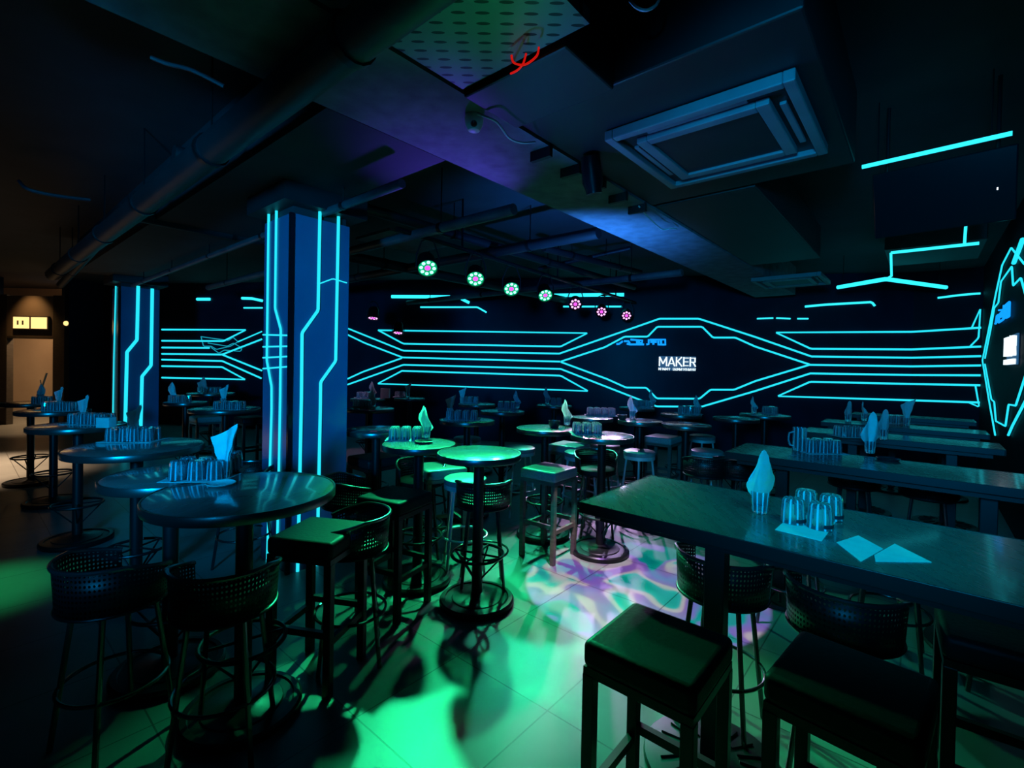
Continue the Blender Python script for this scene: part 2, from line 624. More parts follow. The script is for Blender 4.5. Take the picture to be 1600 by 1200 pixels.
# amber sign over the door
sg = empty('exit_sign', (0, 0, 0))
tag(sg, 'amber lit sign box with two panes above the far left doorway', 'sign')
s0, s1 = atdepth(22, 514, DYY - 0.04), atdepth(74, 495, DYY - 0.04)
zc = (s0.z + s1.z) / 2
hh = 0.13
MB().box((s0.x - 0.03, DYY - 0.05, zc - hh - 0.03), (s1.x + 0.03, DYY + 0.005, zc + hh + 0.03)).build('box', 'dark_wood', sg, bevel=0.006)
xm = s0.x + (s1.x - s0.x) * 0.5
for (x0, x1) in ((s0.x, xm - 0.025), (xm + 0.025, s1.x)):
    pn = MB().box((x0, DYY - 0.062, zc - hh), (x1, DYY - 0.045, zc + hh)).build('pane', 'amber_panel', sg)
    if x0 == s0.x:
        first_pane = pn
for f in (0.14, 0.29):
    x = s0.x + (s1.x - s0.x) * f
    MB().box((x - 0.018, DYY - 0.066, zc - 0.05), (x + 0.018, DYY - 0.060, zc + 0.05)).build('mark', 'dark_wood', first_pane)
pt = atdepth(101, 505, DYY - 0.05)
em = MB().lathe([(0, 0), (0.03, 0.0), (0.055, 0.012), (0.05, 0.03), (0.03, 0.03), (0, 0.02)], 20).build('door_sensor', 'amber_panel', smooth=True)
em.location = (pt.x, DYY - 0.001, pt.z)
em.rotation_euler = (PI / 2, 0, 0)
tag(em, 'small round warm light on the wall right of the amber sign', 'light')
# stick leaning in the doorway
a1, a2 = onz(48, 655, 0.01), atdepth(73, 583, 10.75)
a1 = Vector((dpt(45, 10.4).x, 10.4, 0.012))
tag(MB().tube([a1, a2], 0.018, 8).build('leaning_pole', 'white_plastic', smooth=True), 'pale stick leaning across the warm far left doorway', 'pole')

# ------------------------------------------------------------------ neon on the walls
def wpt(px, py, lift=0.02):
    if px <= 1425:
        return onplane(px, py, b0 + BN * lift, BN)
    return onplane(px, py, pC + BITN * lift, BITN)


def rpt(px, py, lift=0.02):
    return onplane(px, py, pR + RWN * lift, RWN)


def neon(pts, label, group, r=0.017, material='neon_cyan', fn=wpt, closed=False):
    P = []
    for i, (x, y) in enumerate(pts):
        if i and fn is wpt:
            x0, y0 = pts[i - 1]
            if (x0 - 1425) * (x - 1425) < 0:
                t = (1425 - x0) / (x - x0)
                P.append(fn(1425, y0 + (y - y0) * t))
        P.append(fn(x, y))
    # keep corners crisp: short segment either side of each bend
    Q = [P[0]]
    for i in range(1, len(P) - 1):
        for s, d in ((-1, P[i - 1] - P[i]), (1, P[i + 1] - P[i])):
            Q.append(P[i] + d.normalized() * min(0.02, d.length * 0.3))
    Q.append(P[-1])
    o = MB().tube(Q, r, 8).build('neon_tube', material, smooth=True)
    return tag(o, label, 'neon light', group)


G1 = 'cyan neon lines on the far left wall panel'
neon([(253, 515), (384, 515.5), (349, 533), (253, 532.5)], 'cyan neon chevron forming the top edge of the far left panel', G1, 0.02)
neon([(253, 543), (327, 543.5)], 'short straight cyan neon line ending in the tangle, far left panel', G1, 0.02)
neon([(253, 553), (347, 554), (409, 530)], 'cyan neon line in the far left panel that bends up to the pillar', G1, 0.02)
neon([(348, 554.5), (409, 579)], 'cyan neon diagonal falling to the pillar from the far left fork', G1, 0.02)
neon([(253, 562), (347, 564), (408, 591)], 'cyan neon line below the fork bending down to the pillar', G1, 0.02)
neon([(253, 572), (347, 573.5), (383, 593), (253, 590)], 'cyan neon chevron forming the bottom edge of the far left panel', G1, 0.02)
neon([(372, 534), (409, 518)], 'thin blue-cyan neon diagonal rising to the pillar above the fork', G1, 0.015)
neon([(314, 526), (335, 529), (357, 532), (364, 527), (372, 534), (360, 541), (338, 546), (330, 541), (318, 541), (314, 526)],
     'upper loop of tangled thin blue line in the far left panel', G1, 0.010, 'neon_cyan_dim')
neon([(330, 543), (342, 552), (350, 547), (376, 549), (378, 544), (365, 536), (355, 541), (325, 536)],
     'lower loop of tangled thin blue line in the far left panel', G1, 0.010, 'neon_cyan_dim')  # both tangled loops are thin, dim glowing tubes
G2 = 'cyan neon lines on the back wall left of the hexagon'
neon([(591, 516), (918, 520.5), (876, 541.5), (630, 537), (591, 516)], 'upper cyan neon trapezoid on the back wall left of the hexagon', G2)
neon([(543, 513), (630, 548), (874, 552.5)], 'cyan neon line under the upper trapezoid, left of the hexagon', G2)
neon([(543, 523), (570, 536), (629, 558.5), (875, 565)], 'middle cyan neon line pointing at the left tip of the hexagon', G2)
neon([(543, 592), (567, 581), (628, 559.5)], 'cyan neon diagonal from the pillar up to the middle line', G2)
neon([(543, 601), (630, 570), (876, 576.5)], 'cyan neon line over the lower trapezoid, left of the hexagon', G2)
neon([(628, 579.5), (876, 587), (919, 611), (590, 599.5), (628, 579.5)], 'lower cyan neon trapezoid on the back wall left of the hexagon', G2)
G3 = 'cyan neon lines of the hexagon round the sign'
neon([(874, 552.5), (1022, 501), (1030, 498), (1092, 498), (1180, 526.5), (1268, 557)], 'outer upper cyan neon outline of the hexagon round the white sign', G3)
neon([(876, 565), (945, 542.5), (976, 526), (1012, 526), (1027, 510.5), (1097, 510.5), (1114, 527.5), (1149, 527.5), (1180, 541.5), (1265, 569.5)],
     'inner upper stepped cyan neon outline of the hexagon', G3)
neon([(876, 565.5), (948, 592), (978, 605.5), (1010, 606), (1026, 622.5), (1093, 623), (1110, 609), (1147, 609), (1180, 595.5), (1265, 570)],
     'inner lower stepped cyan neon outline of the hexagon', G3)
neon([(876, 576.5), (1016, 631), (1026, 635), (1096, 635.5), (1180, 611), (1266, 583.5)], 'outer lower cyan neon outline of the hexagon round the white sign', G3)
G4 = 'cyan neon lines on the back wall right of the hexagon'
neon([(1533, 512), (1425, 518.5), (1212, 519.5), (1267, 545), (1425, 546), (1533, 541.5)], 'upper cyan neon trapezoid on the wall right of the hexagon', G4)
neon([(1268, 557), (1425, 559), (1533, 556.5)], 'cyan neon line under the upper trapezoid, right of the hexagon', G4)
neon([(1265, 570), (1425, 572.5), (1533, 571)], 'middle cyan neon line leaving the right tip of the hexagon', G4)
neon([(1266, 583.5), (1425, 586), (1533, 586.5)], 'cyan neon line over the lower trapezoid, right of the hexagon', G4)
neon([(1533, 602), (1425, 600), (1266, 596.5), (1215, 619), (1425, 625.5), (1533, 629)], 'lower cyan neon trapezoid on the wall right of the hexagon', G4)
neon([(1518, 513), (1532, 482), (1529, 528), (1516, 541)], 'cyan spike rising at the right corner of the back wall', G4, 0.012)  # spiky line at the corner, drawn as a thin glowing tube
neon([(1524, 602), (1530, 636), (1514, 629)], 'cyan spike hanging at the right corner of the back wall', G4, 0.012)
G5 = 'cyan neon lines on the right wall'
neon([(1555, 680), (1545, 624), (1535, 563), (1545, 514), (1556, 459), (1566, 414), (1580, 387), (1600, 412), (1640, 440)], 'long outer cyan neon zigzag on the right wall', G5, 0.009, fn=rpt)
neon([(1539, 560), (1548, 514), (1553.6, 481), (1560, 473), (1564, 440), (1581, 416), (1583, 446.5), (1595, 434), (1603, 462)], 'inner cyan neon zigzag over the blue sign on the right wall', G5, 0.009, fn=rpt)
neon([(1539, 569), (1549, 624), (1553.5, 628), (1556, 658), (1571, 666), (1576, 632), (1587, 634), (1603, 585)], 'lower cyan neon zigzag under the white sign on the right wall', G5, 0.009, fn=rpt)
neon([(1575.5, 680), (1582, 665), (1603, 625)], 'lowest short cyan neon diagonal on the right wall', G5, 0.011, fn=rpt)
neon([(1584, 411), (1598, 374)], 'thick cyan neon bar high on the right wall', G5, 0.02, fn=rpt)
G6 = 'cyan light strips high on the back wall'
neon([(308, 467.5), (328, 467.5)], 'short cyan light dash high on the wall left of the near pillar', G6, 0.035, 'led_cyan')
neon([(378, 466), (394, 466.5), (410, 470)], 'bent cyan light strip high up, touching the near pillar', G6, 0.03, 'led_cyan')
neon([(381, 481), (410, 481)], 'thin cyan light strip under the bent one beside the near pillar', G6, 0.017, 'led_cyan')
neon([(612, 463.5), (703, 464)], 'thick straight cyan light bar high up right of the near pillar', G6, 0.035, 'led_cyan')
neon([(721, 467), (733, 473)], 'tiny slanted cyan light dash after the thick bar', G6, 0.03, 'led_cyan')
neon([(657, 480), (746, 480), (760, 488)], 'thin cyan light line with a drooping right end', G6, 0.017, 'led_cyan')
neon([(866, 461.5), (975, 460.5)], 'thick cyan light bar behind the pink lamp row', G6, 0.035, 'led_cyan')
neon([(880, 479), (972, 479)], 'thin cyan light line behind the pink lamp row', G6, 0.017, 'led_cyan')
neon([(1183, 498), (1208, 497)], 'left dash of the three over the right trapezoid', G6, 0.014, 'led_cyan')
neon([(1213, 497), (1235, 498)], 'middle dash of the three over the right trapezoid', G6, 0.014, 'led_cyan')
neon([(1246, 498), (1263, 498)], 'right dash of the three over the right trapezoid', G6, 0.014, 'led_cyan')
neon([(1258, 479), (1290, 476), (1362, 472), (1367, 478)], 'long slanting cyan light strip over the three dashes', G6, 0.02, 'led_cyan')
neon([(1465, 465.5), (1500, 461), (1523, 459), (1532, 458.5)], 'cyan light strip meeting the right wall zigzag', G6, 0.017, 'led_cyan')
# ------------------------------------------------------------------ signs


def block_letters(w, h, parent):
    """bold MAKER letters built from straight strokes, centred on the panel"""
    strokes = {
        'M': (0.235, [((0.1, 0), (0.1, 1)), ((0.9, 0), (0.9, 1)), ((0.1, 1), (0.5, 0.25)), ((0.9, 1), (0.5, 0.25))]),
        'A': (0.205, [((0.08, 0), (0.5, 1)), ((0.92, 0), (0.5, 1)), ((0.25, 0.28), (0.75, 0.28))]),
        'K': (0.19, [((0.12, 0), (0.12, 1)), ((0.15, 0.45), (0.85, 1)), ((0.3, 0.55), (0.9, 0))]),
        'E': (0.165, [((0.12, 0), (0.12, 1)), ((0.1, 0.91), (0.92, 0.91)), ((0.1, 0.5), (0.86, 0.5)), ((0.1, 0.09), (0.92, 0.09))]),
        'R': (0.18, [((0.12, 0), (0.12, 1)), ((0.1, 0.91), (0.8, 0.91)), ((0.8, 0.96), (0.8, 0.45)), ((0.1, 0.48), (0.8, 0.48)), ((0.5, 0.48), (0.9, 0))])}
    x = -w / 2
    sw = 0.026 * w
    gap = (1 - sum(strokes[c][0] for c in 'MAKER')) / 4 * w
    y0 = 0.05 * w - h / 2
    for n, c in enumerate('MAKER'):
        lw = strokes[c][0] * w
        m = MB()
        for k, ((u0, v0), (u1, v1)) in enumerate(strokes[c][1]):
            a = Vector((x + u0 * lw, y0 + v0 * h, 0.018))
            b2 = Vector((x + u1 * lw, y0 + v1 * h, 0.018))
            d = (b2 - a).normalized()
            q = Vector((-d.y, d.x, 0)) * sw * (0.7 if abs(d.x) > 0.98 else 1.0)
            m.prism([a - q * 0.62, b2 - q * 0.62, b2 + q * 0.62, a + q * 0.62], (0, 0, 0.024 + 0.0006 * k))
        m.build('letter', 'letter_white', parent)
        x += lw + gap


def frame_on(p, xdir, nrm):
    z = nrm.normalized()
    x = xdir.normalized()
    y = z.cross(x)
    return Matrix(((x.x, y.x, z.x, p.x), (x.y, y.y, z.y, p.y), (x.z, y.z, z.z, p.z), (0, 0, 0, 1)))


def maker_sign(center, xdir, nrm, w, label):
    e = empty('wall_sign')
    tag(e, label, 'sign', 'lit letter signs on the walls')
    e.matrix_world = frame_on(center, xdir, nrm)
    h = w * 0.30
    block_letters(w, h * 0.86, e)
    m = MB()
    x = -w / 2
    rnd = random.Random(3)
    k = 0
    while x < w / 2 - 0.02:
        cw = rnd.choice((0.026, 0.032, 0.022)) * w / 0.75
        if k != 7:
            m.box((x, -0.195 * w, 0.02), (x + cw * 0.45, -0.125 * w, 0.04))
            m.box((x, -0.195 * w + rnd.choice((0, 0.03, 0.055)) * w, 0.02), (x + cw, -0.195 * w + 0.0175 * w + rnd.choice((0.0, 0.03)) * w, 0.04))
        x += cw * 1.35
        k += 1
    m.build('small_lettering', 'letter_white', e)
    m = MB().box((-w * 0.49, 0.0 * w - 0.2 * w, 0.002), (w * 0.49, 0.2 * w, 0.016))
    m.build('backing_panel', 'sign_halo', e)
    return e


c = wpt(1058, 568)
maker_sign(onplane(1058, 568, b0 + BN * 0.005, BN), BD, BN, 0.70, 'white lit letter sign in the middle of the neon hexagon')
p1, p2 = rpt(1573, 553), rpt(1589.5, 540)
mid = (p1 + p2) / 2
maker_sign(Vector((mid.x, mid.y, (p1.z + p2.z) / 2)) - RWN * 0.015, -DA, RWN, (flat(p1) - flat(p2)).length, 'white lit letter sign seen edge-on on the right wall')

GL = [
    [(50, 360), (120, 355), (210, 290)], [(240, 290), (350, 290), (385, 345)], [(310, 350), (390, 370), (740, 370)],
    [(400, 250), (700, 270), (690, 330), (560, 330), (560, 290), (640, 290)],
    [(800, 370), (855, 360), (860, 240)], [(890, 255), (1270, 250), (1275, 375), (1230, 375)],
    [(970, 270), (975, 375)], [(1100, 280), (1100, 375), (1230, 375)], [(900, 305), (1060, 305)], [(1165, 255), (1168, 370)]]


def glyph_sign(fn, x0, x1, y0, y1, label, r):
    e = empty('character_sign')
    tag(e, label, 'sign', 'blue neon character signs')
    for st in GL:
        P = []
        for u, v in st:
            P.append(fn(u, v))
        MB().tube(P, r, 6).build('stroke', 'neon_blue_core', e, smooth=True)
    return e


def gl_back(u, v):
    return wpt(960 + u / 16, 515 + v / 16, 0.03)


q1, q2 = rpt(1557, 508), rpt(1579, 478)
zlo, zhi = rpt(1557, 508).z, rpt(1557, 488).z


def gl_right(u, v):
    f = (u - 50) / 1230
    p = flat(q1).lerp(flat(q2), f) + RWN * 0.01
    return Vector((p.x, p.y, zlo + (zhi - zlo) * (375 - v) / 135))


glyph_sign(gl_back, 0, 0, 0, 0, 'blue neon characters at the upper left of the hexagon', 0.022)
glyph_sign(gl_right, 0, 0, 0, 0, 'blue neon characters seen edge-on on the right wall', 0.013)

# ------------------------------------------------------------------ neon pillars
def pillar(px, depth, size, ztop, right_lines, left_lines, label, r, mirrored_lines=(), cross=(), lk=0.85):
    p = atdepth(px, 560, depth)
    c0 = Vector((p.x, p.y, 0))
    e = empty('pillar', c0)
    tag(e, label, 'pillar')
    m = MB()
    m.prism([Vector((0, 0, 0)), DA * size, DA * size + DB * size, DB * size], (0, 0, ztop))
    m.build('cladding', 'pillar_gloss', e)
    m = MB()
    q = 0.014
    m.prism([-DA * q - DB * q, DA * q - DB * q, DA * q + DB * q, -DA * q + DB * q], (0, 0, ztop))
    m.build('corner_trim', 'screen_black', e)
    m = MB()
    o_ = DA * (size / 2) + DB * (size / 2)
    s2 = size / 2 - 0.02
    m.prism([o_ - DA * s2 - DB * s2 + Vector((0, 0, ztop)), o_ + DA * s2 - DB * s2 + Vector((0, 0, ztop)), o_ + DA * s2 + DB * s2 + Vector((0, 0, ztop)), o_ - DA * s2 + DB * s2 + Vector((0, 0, ztop))], (0, 0, CEIL - ztop))
    m.build('concrete_core', 'black_ceiling', e)
    m = MB()
    s3 = size / 2 + 0.1
    z3 = ztop + 0.06
    m.prism([o_ - DA * s3 - DB * s3 + Vector((0, 0, z3)), o_ + DA * s3 - DB * s3 + Vector((0, 0, z3)), o_ + DA * s3 + DB * s3 + Vector((0, 0, z3)), o_ - DA * s3 + DB * s3 + Vector((0, 0, z3))], (0, 0, 0.3))
    m.build('collar', 'duct_black', e)

    def strip(pts, nrm, rr, material='neon_cyan'):
        P = []
        for x, y in pts:
            w = onplane(x, y, c0 + nrm * 0.004, nrm) - c0
            P.append(w)
        Q = [P[0]]
        for i in range(1, len(P) - 1):
            for d in (P[i - 1] - P[i], P[i + 1] - P[i]):
                Q.append(P[i] + d.normalized() * min(0.01, d.length * 0.3))
        Q.append(P[-1])
        MB().tube(Q, rr, 8).build('glowing_line', material, e, smooth=True)

    for pts in right_lines:
        strip(pts, -DB, r)
    for pts in left_lines:
        strip(pts, -DA, r * lk)
    for pts in mirrored_lines:
        strip(pts, -DA, r * 0.5)  # reflections of the wall neon, built in as thin glowing tubes
    for pts in cross:
        strip(pts, -DB, r * 0.4)
    return e


pillar(453, 3.6, 0.475, 2.72,
       [[(500, 327), (497, 485), (472, 520), (471, 620), (467.5, 790), (464, 930)], [(529, 337), (524.5, 564), (501, 597), (500.5, 640), (497, 805), (494, 930)]],
       [[(420, 331), (417, 563), (424.5, 604), (424.5, 640), (421, 760), (417, 900)], [(432, 326), (430, 482), (439, 515), (438, 620), (435, 780), (432, 900)]],
       'nearer square pillar with glowing cyan lines on two faces', 0.0125,
       [[(411, 523), (448, 524)], [(411, 542), (448, 541)], [(411, 559), (448, 557)], [(411, 576), (448, 573)]],
       [[(500, 443), (520, 435.5), (542, 442)]])
pillar(186, 7.7, 0.53, 2.75,
       [[(216, 447), (214, 531), (198.5, 550), (196, 648), (194, 730)], [(238, 451), (236, 571), (222, 588), (220, 664), (217, 730)]],
       [[(181, 447), (178, 560), (176.5, 650), (175, 730)]],
       'farther square pillar with cyan lines, beside the warm doorway', 0.024, lk=0.4)

# ------------------------------------------------------------------ ceiling works
def abox(name, a0, a1, n0, n1, z0, z1, material, parent=None, bevel=0.0):
    m = MB()
    m.prism([an(a0, n0, z0), an(a1, n0, z0), an(a1, n1, z0), an(a0, n1, z0)], (0, 0, z1 - z0))
    return m.build(name, material, parent, bevel=bevel)


struct(abox('ceiling_beam', -0.5, 9.5, 1.72, 2.36, 2.92, CEIL, 'concrete'))
struct(abox('ceiling_beam', 1.25, 2.06, 2.365, 10.0, 2.92, CEIL, 'black_ceiling'))
tag(abox('duct_box', 1.60, 1.995, 1.12, 1.715, 2.90, 3.38, 'duct_black', bevel=0.01), 'small black duct box between the perforated tray and the air conditioner housing', 'duct')
hs = empty('duct_housing')
tag(hs, 'large black ceiling duct housing above the air conditioner panel', 'duct')
abox('casing', 2.0, 3.7, 0.36, 1.71, 2.93, 3.38, 'duct_black', hs, 0.01)
for k in range(5):
    a_ = 2.3 + k * 0.32
    abox('bracket', a_, a_ + 0.03, 1.712, 1.86, 2.86, 2.93, 'duct_black', hs)


def cassette(a0, n0, s, z, label, mt='ac_plastic'):
    e = empty('air_conditioner', an(a0 + s / 2, n0 + s / 2, z))
    tag(e, label, 'air conditioner', 'ceiling cassette air conditioners')
    X, Y = DA, DB

    def bx(u0, u1, v0, v1, z0, z1, nm, mtl, bev=0.0):
        m = MB()
        m.prism([X * u0 + Y * v0 + Vector((0, 0, z0)), X * u1 + Y * v0 + Vector((0, 0, z0)), X * u1 + Y * v1 + Vector((0, 0, z0)), X * u0 + Y * v1 + Vector((0, 0, z0))], (0, 0, z1 - z0))
        return m.build(nm, mtl, e, bevel=bev)
    h = s / 2
    w1 = 0.05
    bx(-h, h, -h, -h + w1, -0.03, 0.025, 'frame', mt, 0.006)
    bx(-h, h, h - w1, h, -0.03, 0.025, 'frame', mt, 0.006)
    bx(-h, -h + w1, -h + w1, h - w1, -0.03, 0.025, 'frame', mt, 0.006)
    bx(h - w1, h, -h + w1, h - w1, -0.03, 0.025, 'frame', mt, 0.006)
    bx(-h + w1, h - w1, -h + w1, h - w1, 0.0, 0.02, 'slot_recess', 'duct_black')
    g1, g2 = h - 0.13, h - 0.19
    for (u0, u1, v0, v1) in ((-g1, g1, -g1, -g2), (-g1, g1, g2, g1), (-g1, -g2, -g2, g2), (g2, g1, -g2, g2)):
        bx(u0, u1, v0, v1, -0.035, 0.0, 'inner_frame', mt, 0.005)
    gr_ = bx(-g2 + 0.004, g2 - 0.004, -g2 + 0.004, g2 - 0.004, -0.022, 0.0, 'grille', 'duct_black', 0.004)
    L_ = g1 * 0.75
    for (u0, u1, v0, v1) in ((-L_, L_, -h + 0.075, -h + 0.105), (-L_, L_, h - 0.105, h - 0.075), (-h + 0.075, -h + 0.105, -L_, L_), (h - 0.105, h - 0.075, -L_, L_)):
        bx(u0, u1, v0, v1, -0.016, 0.0, 'flap', mt, 0.003)
    return e


cassette(2.36, 0.45, 0.93, 2.9, 'square cassette air conditioner set in the black duct housing')
cassette(7.4, 1.05, 0.85, 2.89, 'distant cassette air conditioner near the back wall over the pink lamps')

tag(abox('cable_tray', -0.5, 1.58, 1.0, 1.70, 2.925, 2.98, 'tray_steel'), 'perforated steel tray catching green light overhead', 'cable tray')
tag(abox('duct_box', 3.75, 6.6, 0.95, 1.70, 2.93, 3.3, 'duct_black', bevel=0.01), 'long black duct continuing behind the nearer air conditioner', 'duct')
tag(abox('duct_box', 7.4, 8.6, -0.5, 0.4, 3.1, 3.38, 'duct_black', bevel=0.01), 'black square duct over the third long table', 'duct')


def pipe(p, q, r, label, material='pipe_grey', clamps=0):
    e = empty('pipe')
    tag(e, label, 'pipe', 'pipes and ducts under the ceiling')
    MB().tube([p, q], r, 16).build('tube', material, e, smooth=True)
    for k in range(clamps):
        f = (k + 0.5) / clamps
        cpt = Vector(p).lerp(Vector(q), f)
        d = (Vector(q) - Vector(p)).normalized() * 0.02
        MB().tube([cpt - d, cpt + d], r * 1.12, 16).build('clamp', 'black_metal', e, smooth=True)
        MB().tube([cpt + Vector((0, 0, r)), Vector((cpt.x, cpt.y, CEIL))], 0.006, 6).build('hanger', 'black_metal', e)
    return e


pipe(an(0.97, 0.9, 2.82), an(0.97, 9.9, 2.82), 0.085, 'thick round duct slanting across the upper left ceiling', 'duct_black', 6)
pipe(an(1.9, 2.6, 2.78), an(1.9, 9.8, 2.78), 0.03, 'slim grey pipe beside the thick round duct', 'pipe_grey', 5)
pipe(an(2.9, 2.5, 2.85), an(2.9, 9.5, 2.85), 0.045, 'grey pipe crossing over the nearer pillar', 'pipe_grey', 4)
pipe(an(4.2, 2.5, 2.95), an(4.2, 9.5, 2.95), 0.06, 'black pipe crossing behind the nearer pillar', 'duct_black', 4)
pipe(an(6.4, 2.5, 2.9), an(6.4, 8.5, 2.9), 0.05, 'grey pipe far down above the lamp row', 'pipe_grey', 4)
pipe(an(1.0, 4.0, 3.05), an(8.0, 4.0, 3.05), 0.05, 'black pipe running away over the left tables', 'duct_black', 4)
pipe(an(1.0, 5.6, 2.95), an(8.5, 5.6, 2.95), 0.07, 'thicker black duct running away toward the far pillar', 'duct_black', 4)
p_, q_ = atdepth(850, 388, 6.2), atdepth(1000, 426, 7.6)
pipe(p_, q_, 0.045, 'black pipe with drooping end beyond the air conditioner', 'duct_black', 2)
p_, q_ = atdepth(842, 420, 7.2), atdepth(985, 388, 6.6)
pipe(p_, q_, 0.03, 'thin black pipe crossing over the drooping one', 'duct_black', 2)
p_, q_ = atdepth(200, 330, 4.6), atdepth(95, 445, 7.4)
pipe(p_, q_, 0.05, 'short black pipe toward the warm doorway', 'duct_black', 2)

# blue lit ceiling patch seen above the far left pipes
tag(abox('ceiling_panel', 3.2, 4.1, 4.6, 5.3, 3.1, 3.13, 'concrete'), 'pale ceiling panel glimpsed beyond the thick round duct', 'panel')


def cable(pts, r, material, label, cat='cable'):
    P = [Vector(p) for p in pts]
    Q = []
    for i in range(len(P) - 1):
        p0, p1, p2, p3 = P[max(i - 1, 0)], P[i], P[i + 1], P[min(i + 2, len(P) - 1)]
        for k in range(6):
            t = k / 6
            Q.append(0.5 * ((2 * p1) + (p2 - p0) * t + (2 * p0 - 5 * p1 + 4 * p2 - p3) * t * t + (3 * p1 - p0 - 3 * p2 + p3) * t ** 3))
    Q.append(P[-1])
    o = MB().tube(Q, r, 6).build('cable', material, smooth=True)
    return tag(o, label, cat, 'cables under the ceiling')


cable([onz(746, 178, 2.9), onz(775, 190, 2.86), onz(795, 215, 2.84), onz(815, 223, 2.85), onz(836, 222, 2.9)], 0.006, 'cable_white', 'white cable sagging right of the dome camera')
cable([onz(998, 322, 2.9), onz(1016, 342, 2.86), onz(1034, 358, 2.85), onz(1048, 357, 2.87), onz(1058, 358, 2.9)], 0.006, 'cable_white', 'pale cable drooping at the far end of the black duct')
cable([onz(842, 74, 2.9), onz(838, 88, 2.86), onz(820, 101, 2.84), onz(803, 98, 2.87), onz(799, 86, 2.9)], 0.0045, 'cable_red', 'glowing red wire loop hanging under the small black duct box')
cable([onz(822, 84, 2.9), onz(817, 100, 2.85), onz(808, 110, 2.86), onz(798, 115, 2.9)], 0.0045, 'cable_red', 'short glowing red wire end below the loop')
cable([onz(985, 2, 3.1), onz(995, 12, 3.02), onz(1010, 16, 3.0), onz(1025, 8, 3.03), onz(1032, -6, 3.1)], 0.006, 'cable_white', 'white cable loop at the top edge of the ceiling')
cable([onz(30, 283, 3.2), onz(45, 296, 3.1), onz(90, 306, 3.1), onz(140, 312, 3.15)], 0.015, 'pipe_grey', 'grey cable drooping in the dark upper left ceiling')
cable([onz(236, 90, 3.1), onz(262, 100, 3.08), onz(300, 110, 3.05), onz(350, 135, 3.0)], 0.010, 'pipe_grey', 'grey cable stretched across the dark ceiling at upper left')

# dome camera
dc = empty('dome_camera', onz(741, 182, 2.92))
tag(dc, 'white dome security camera with dark red lens on the beam', 'camera')
MB().lathe([(0, 0), (0.048, 0), (0.05, -0.015), (0.046, -0.045), (0.03, -0.075), (0, -0.085)], 28).build('housing', 'white_plastic', dc, smooth=True)
o = MB().lathe([(0, 0.016), (0.013, 0.012), (0.018, 0.0), (0.018, -0.012), (0, -0.012)], 20).build('lens', 'lens_red', dc, smooth=True)
o.location = (0.002, -0.036, -0.055)
o.rotation_euler = (PI / 2 + 0.5, 0, 0)

# television hung at the right, with a light bar over it
tv = empty('television')
tag(tv, 'black flat television hung from the ceiling, seen from behind the light bar', 'television')
l0, l1 = onz(1347, 262, 3.0), onz(1581, 208, 3.0)
dirx = (flat(l1) - flat(l0)).normalized()
wtv = (flat(l1) - flat(l0)).length
tvn = Vector((dirx.y, -dirx.x, 0))
if tvn.y > 0:
    tvn = -tvn
t0 = flat(l0) + dirx * 0.05 - tvn * 0.06
Fm = frame_on(t0 + Vector((0, 0, 2.955)), dirx, (tvn - Vector((0, 0, 0.35))).normalized())
tv.matrix_world = Fm
tc_ = MB().box((0, -0.43, -0.03), (wtv - 0.02, 0, 0.02)).build('case', 'screen_black', tv, bevel=0.008)
MB().box((0.02, -0.41, 0.02), (wtv - 0.04, -0.02, 0.023)).build('screen', 'screen_black', tc_)
for f in (0.1, 0.85):
    x = f * wtv
    top = Fm.inverted() @ Vector((*(flat(Fm @ Vector((x, -0.05, -0.04))).xy), CEIL))
    MB().tube([Vector((x, -0.05, -0.04)), top], 0.01, 8).build('hanger', 'black_metal', tv)
MB().box((wtv * 0.85, -0.24, 0.022), (wtv * 0.85 + 0.006, -0.225, 0.027)).build('status_light', 'led_point', tc_)


def bar_light(pts, z, label, r=0.013):
    P = [onz(x, y, z) for x, y in pts]
    e = empty('light_bar')
    tag(e, label, 'light', 'cyan light bars under the ceiling at right')
    Q = [P[0]]
    for i in range(1, len(P) - 1):
        for d in (P[i - 1] - P[i], P[i + 1] - P[i]):
            Q.append(P[i] + d.normalized() * 0.02)
    Q.append(P[-1])
    MB().tube(Q, r, 8).build('tube', 'led_cyan', e, smooth=True)
    for p in (P[0].lerp(P[1], 0.12), P[-1].lerp(P[-2], 0.12)):
        MB().tube([p + Vector((0, 0, r)), Vector((p.x, p.y, CEIL))], 0.004, 6).build('wire', 'black_metal', e)
    return e


bar_light([(1347, 261), (1582, 208)], 3.0, 'cyan light bar along the top of the hanging television', 0.014)
bar_light([(1392, 395), (1530, 380)], 2.92, 'straight cyan light bar below the hanging television', 0.016)
bar_light([(1309, 449), (1384, 436), (1478, 449)], 2.92, 'cyan light bar bent like a shallow roof', 0.03)
p, q = onz(1392, 395, 2.92), onz(1392, 395, 2.92)
v1 = atdepth(1393, 431, p.y)
v2 = atdepth(1384, 436.5, p.y + 0.05)
tag(MB().tube([p, v1, v2], 0.012, 8).build('light_bar', 'led_cyan', smooth=True), 'short upright cyan light bar dropping to the roof-shaped one', 'light', 'cyan light bars under the ceiling at right')
p = onz(1507, 382, 2.92)
tag(MB().tube([p, atdepth(1510, 337, p.y)], 0.012, 8).build('light_bar', 'led_cyan', smooth=True), 'short upright cyan light bar hanging under the television corner', 'light', 'cyan light bars under the ceiling at right')

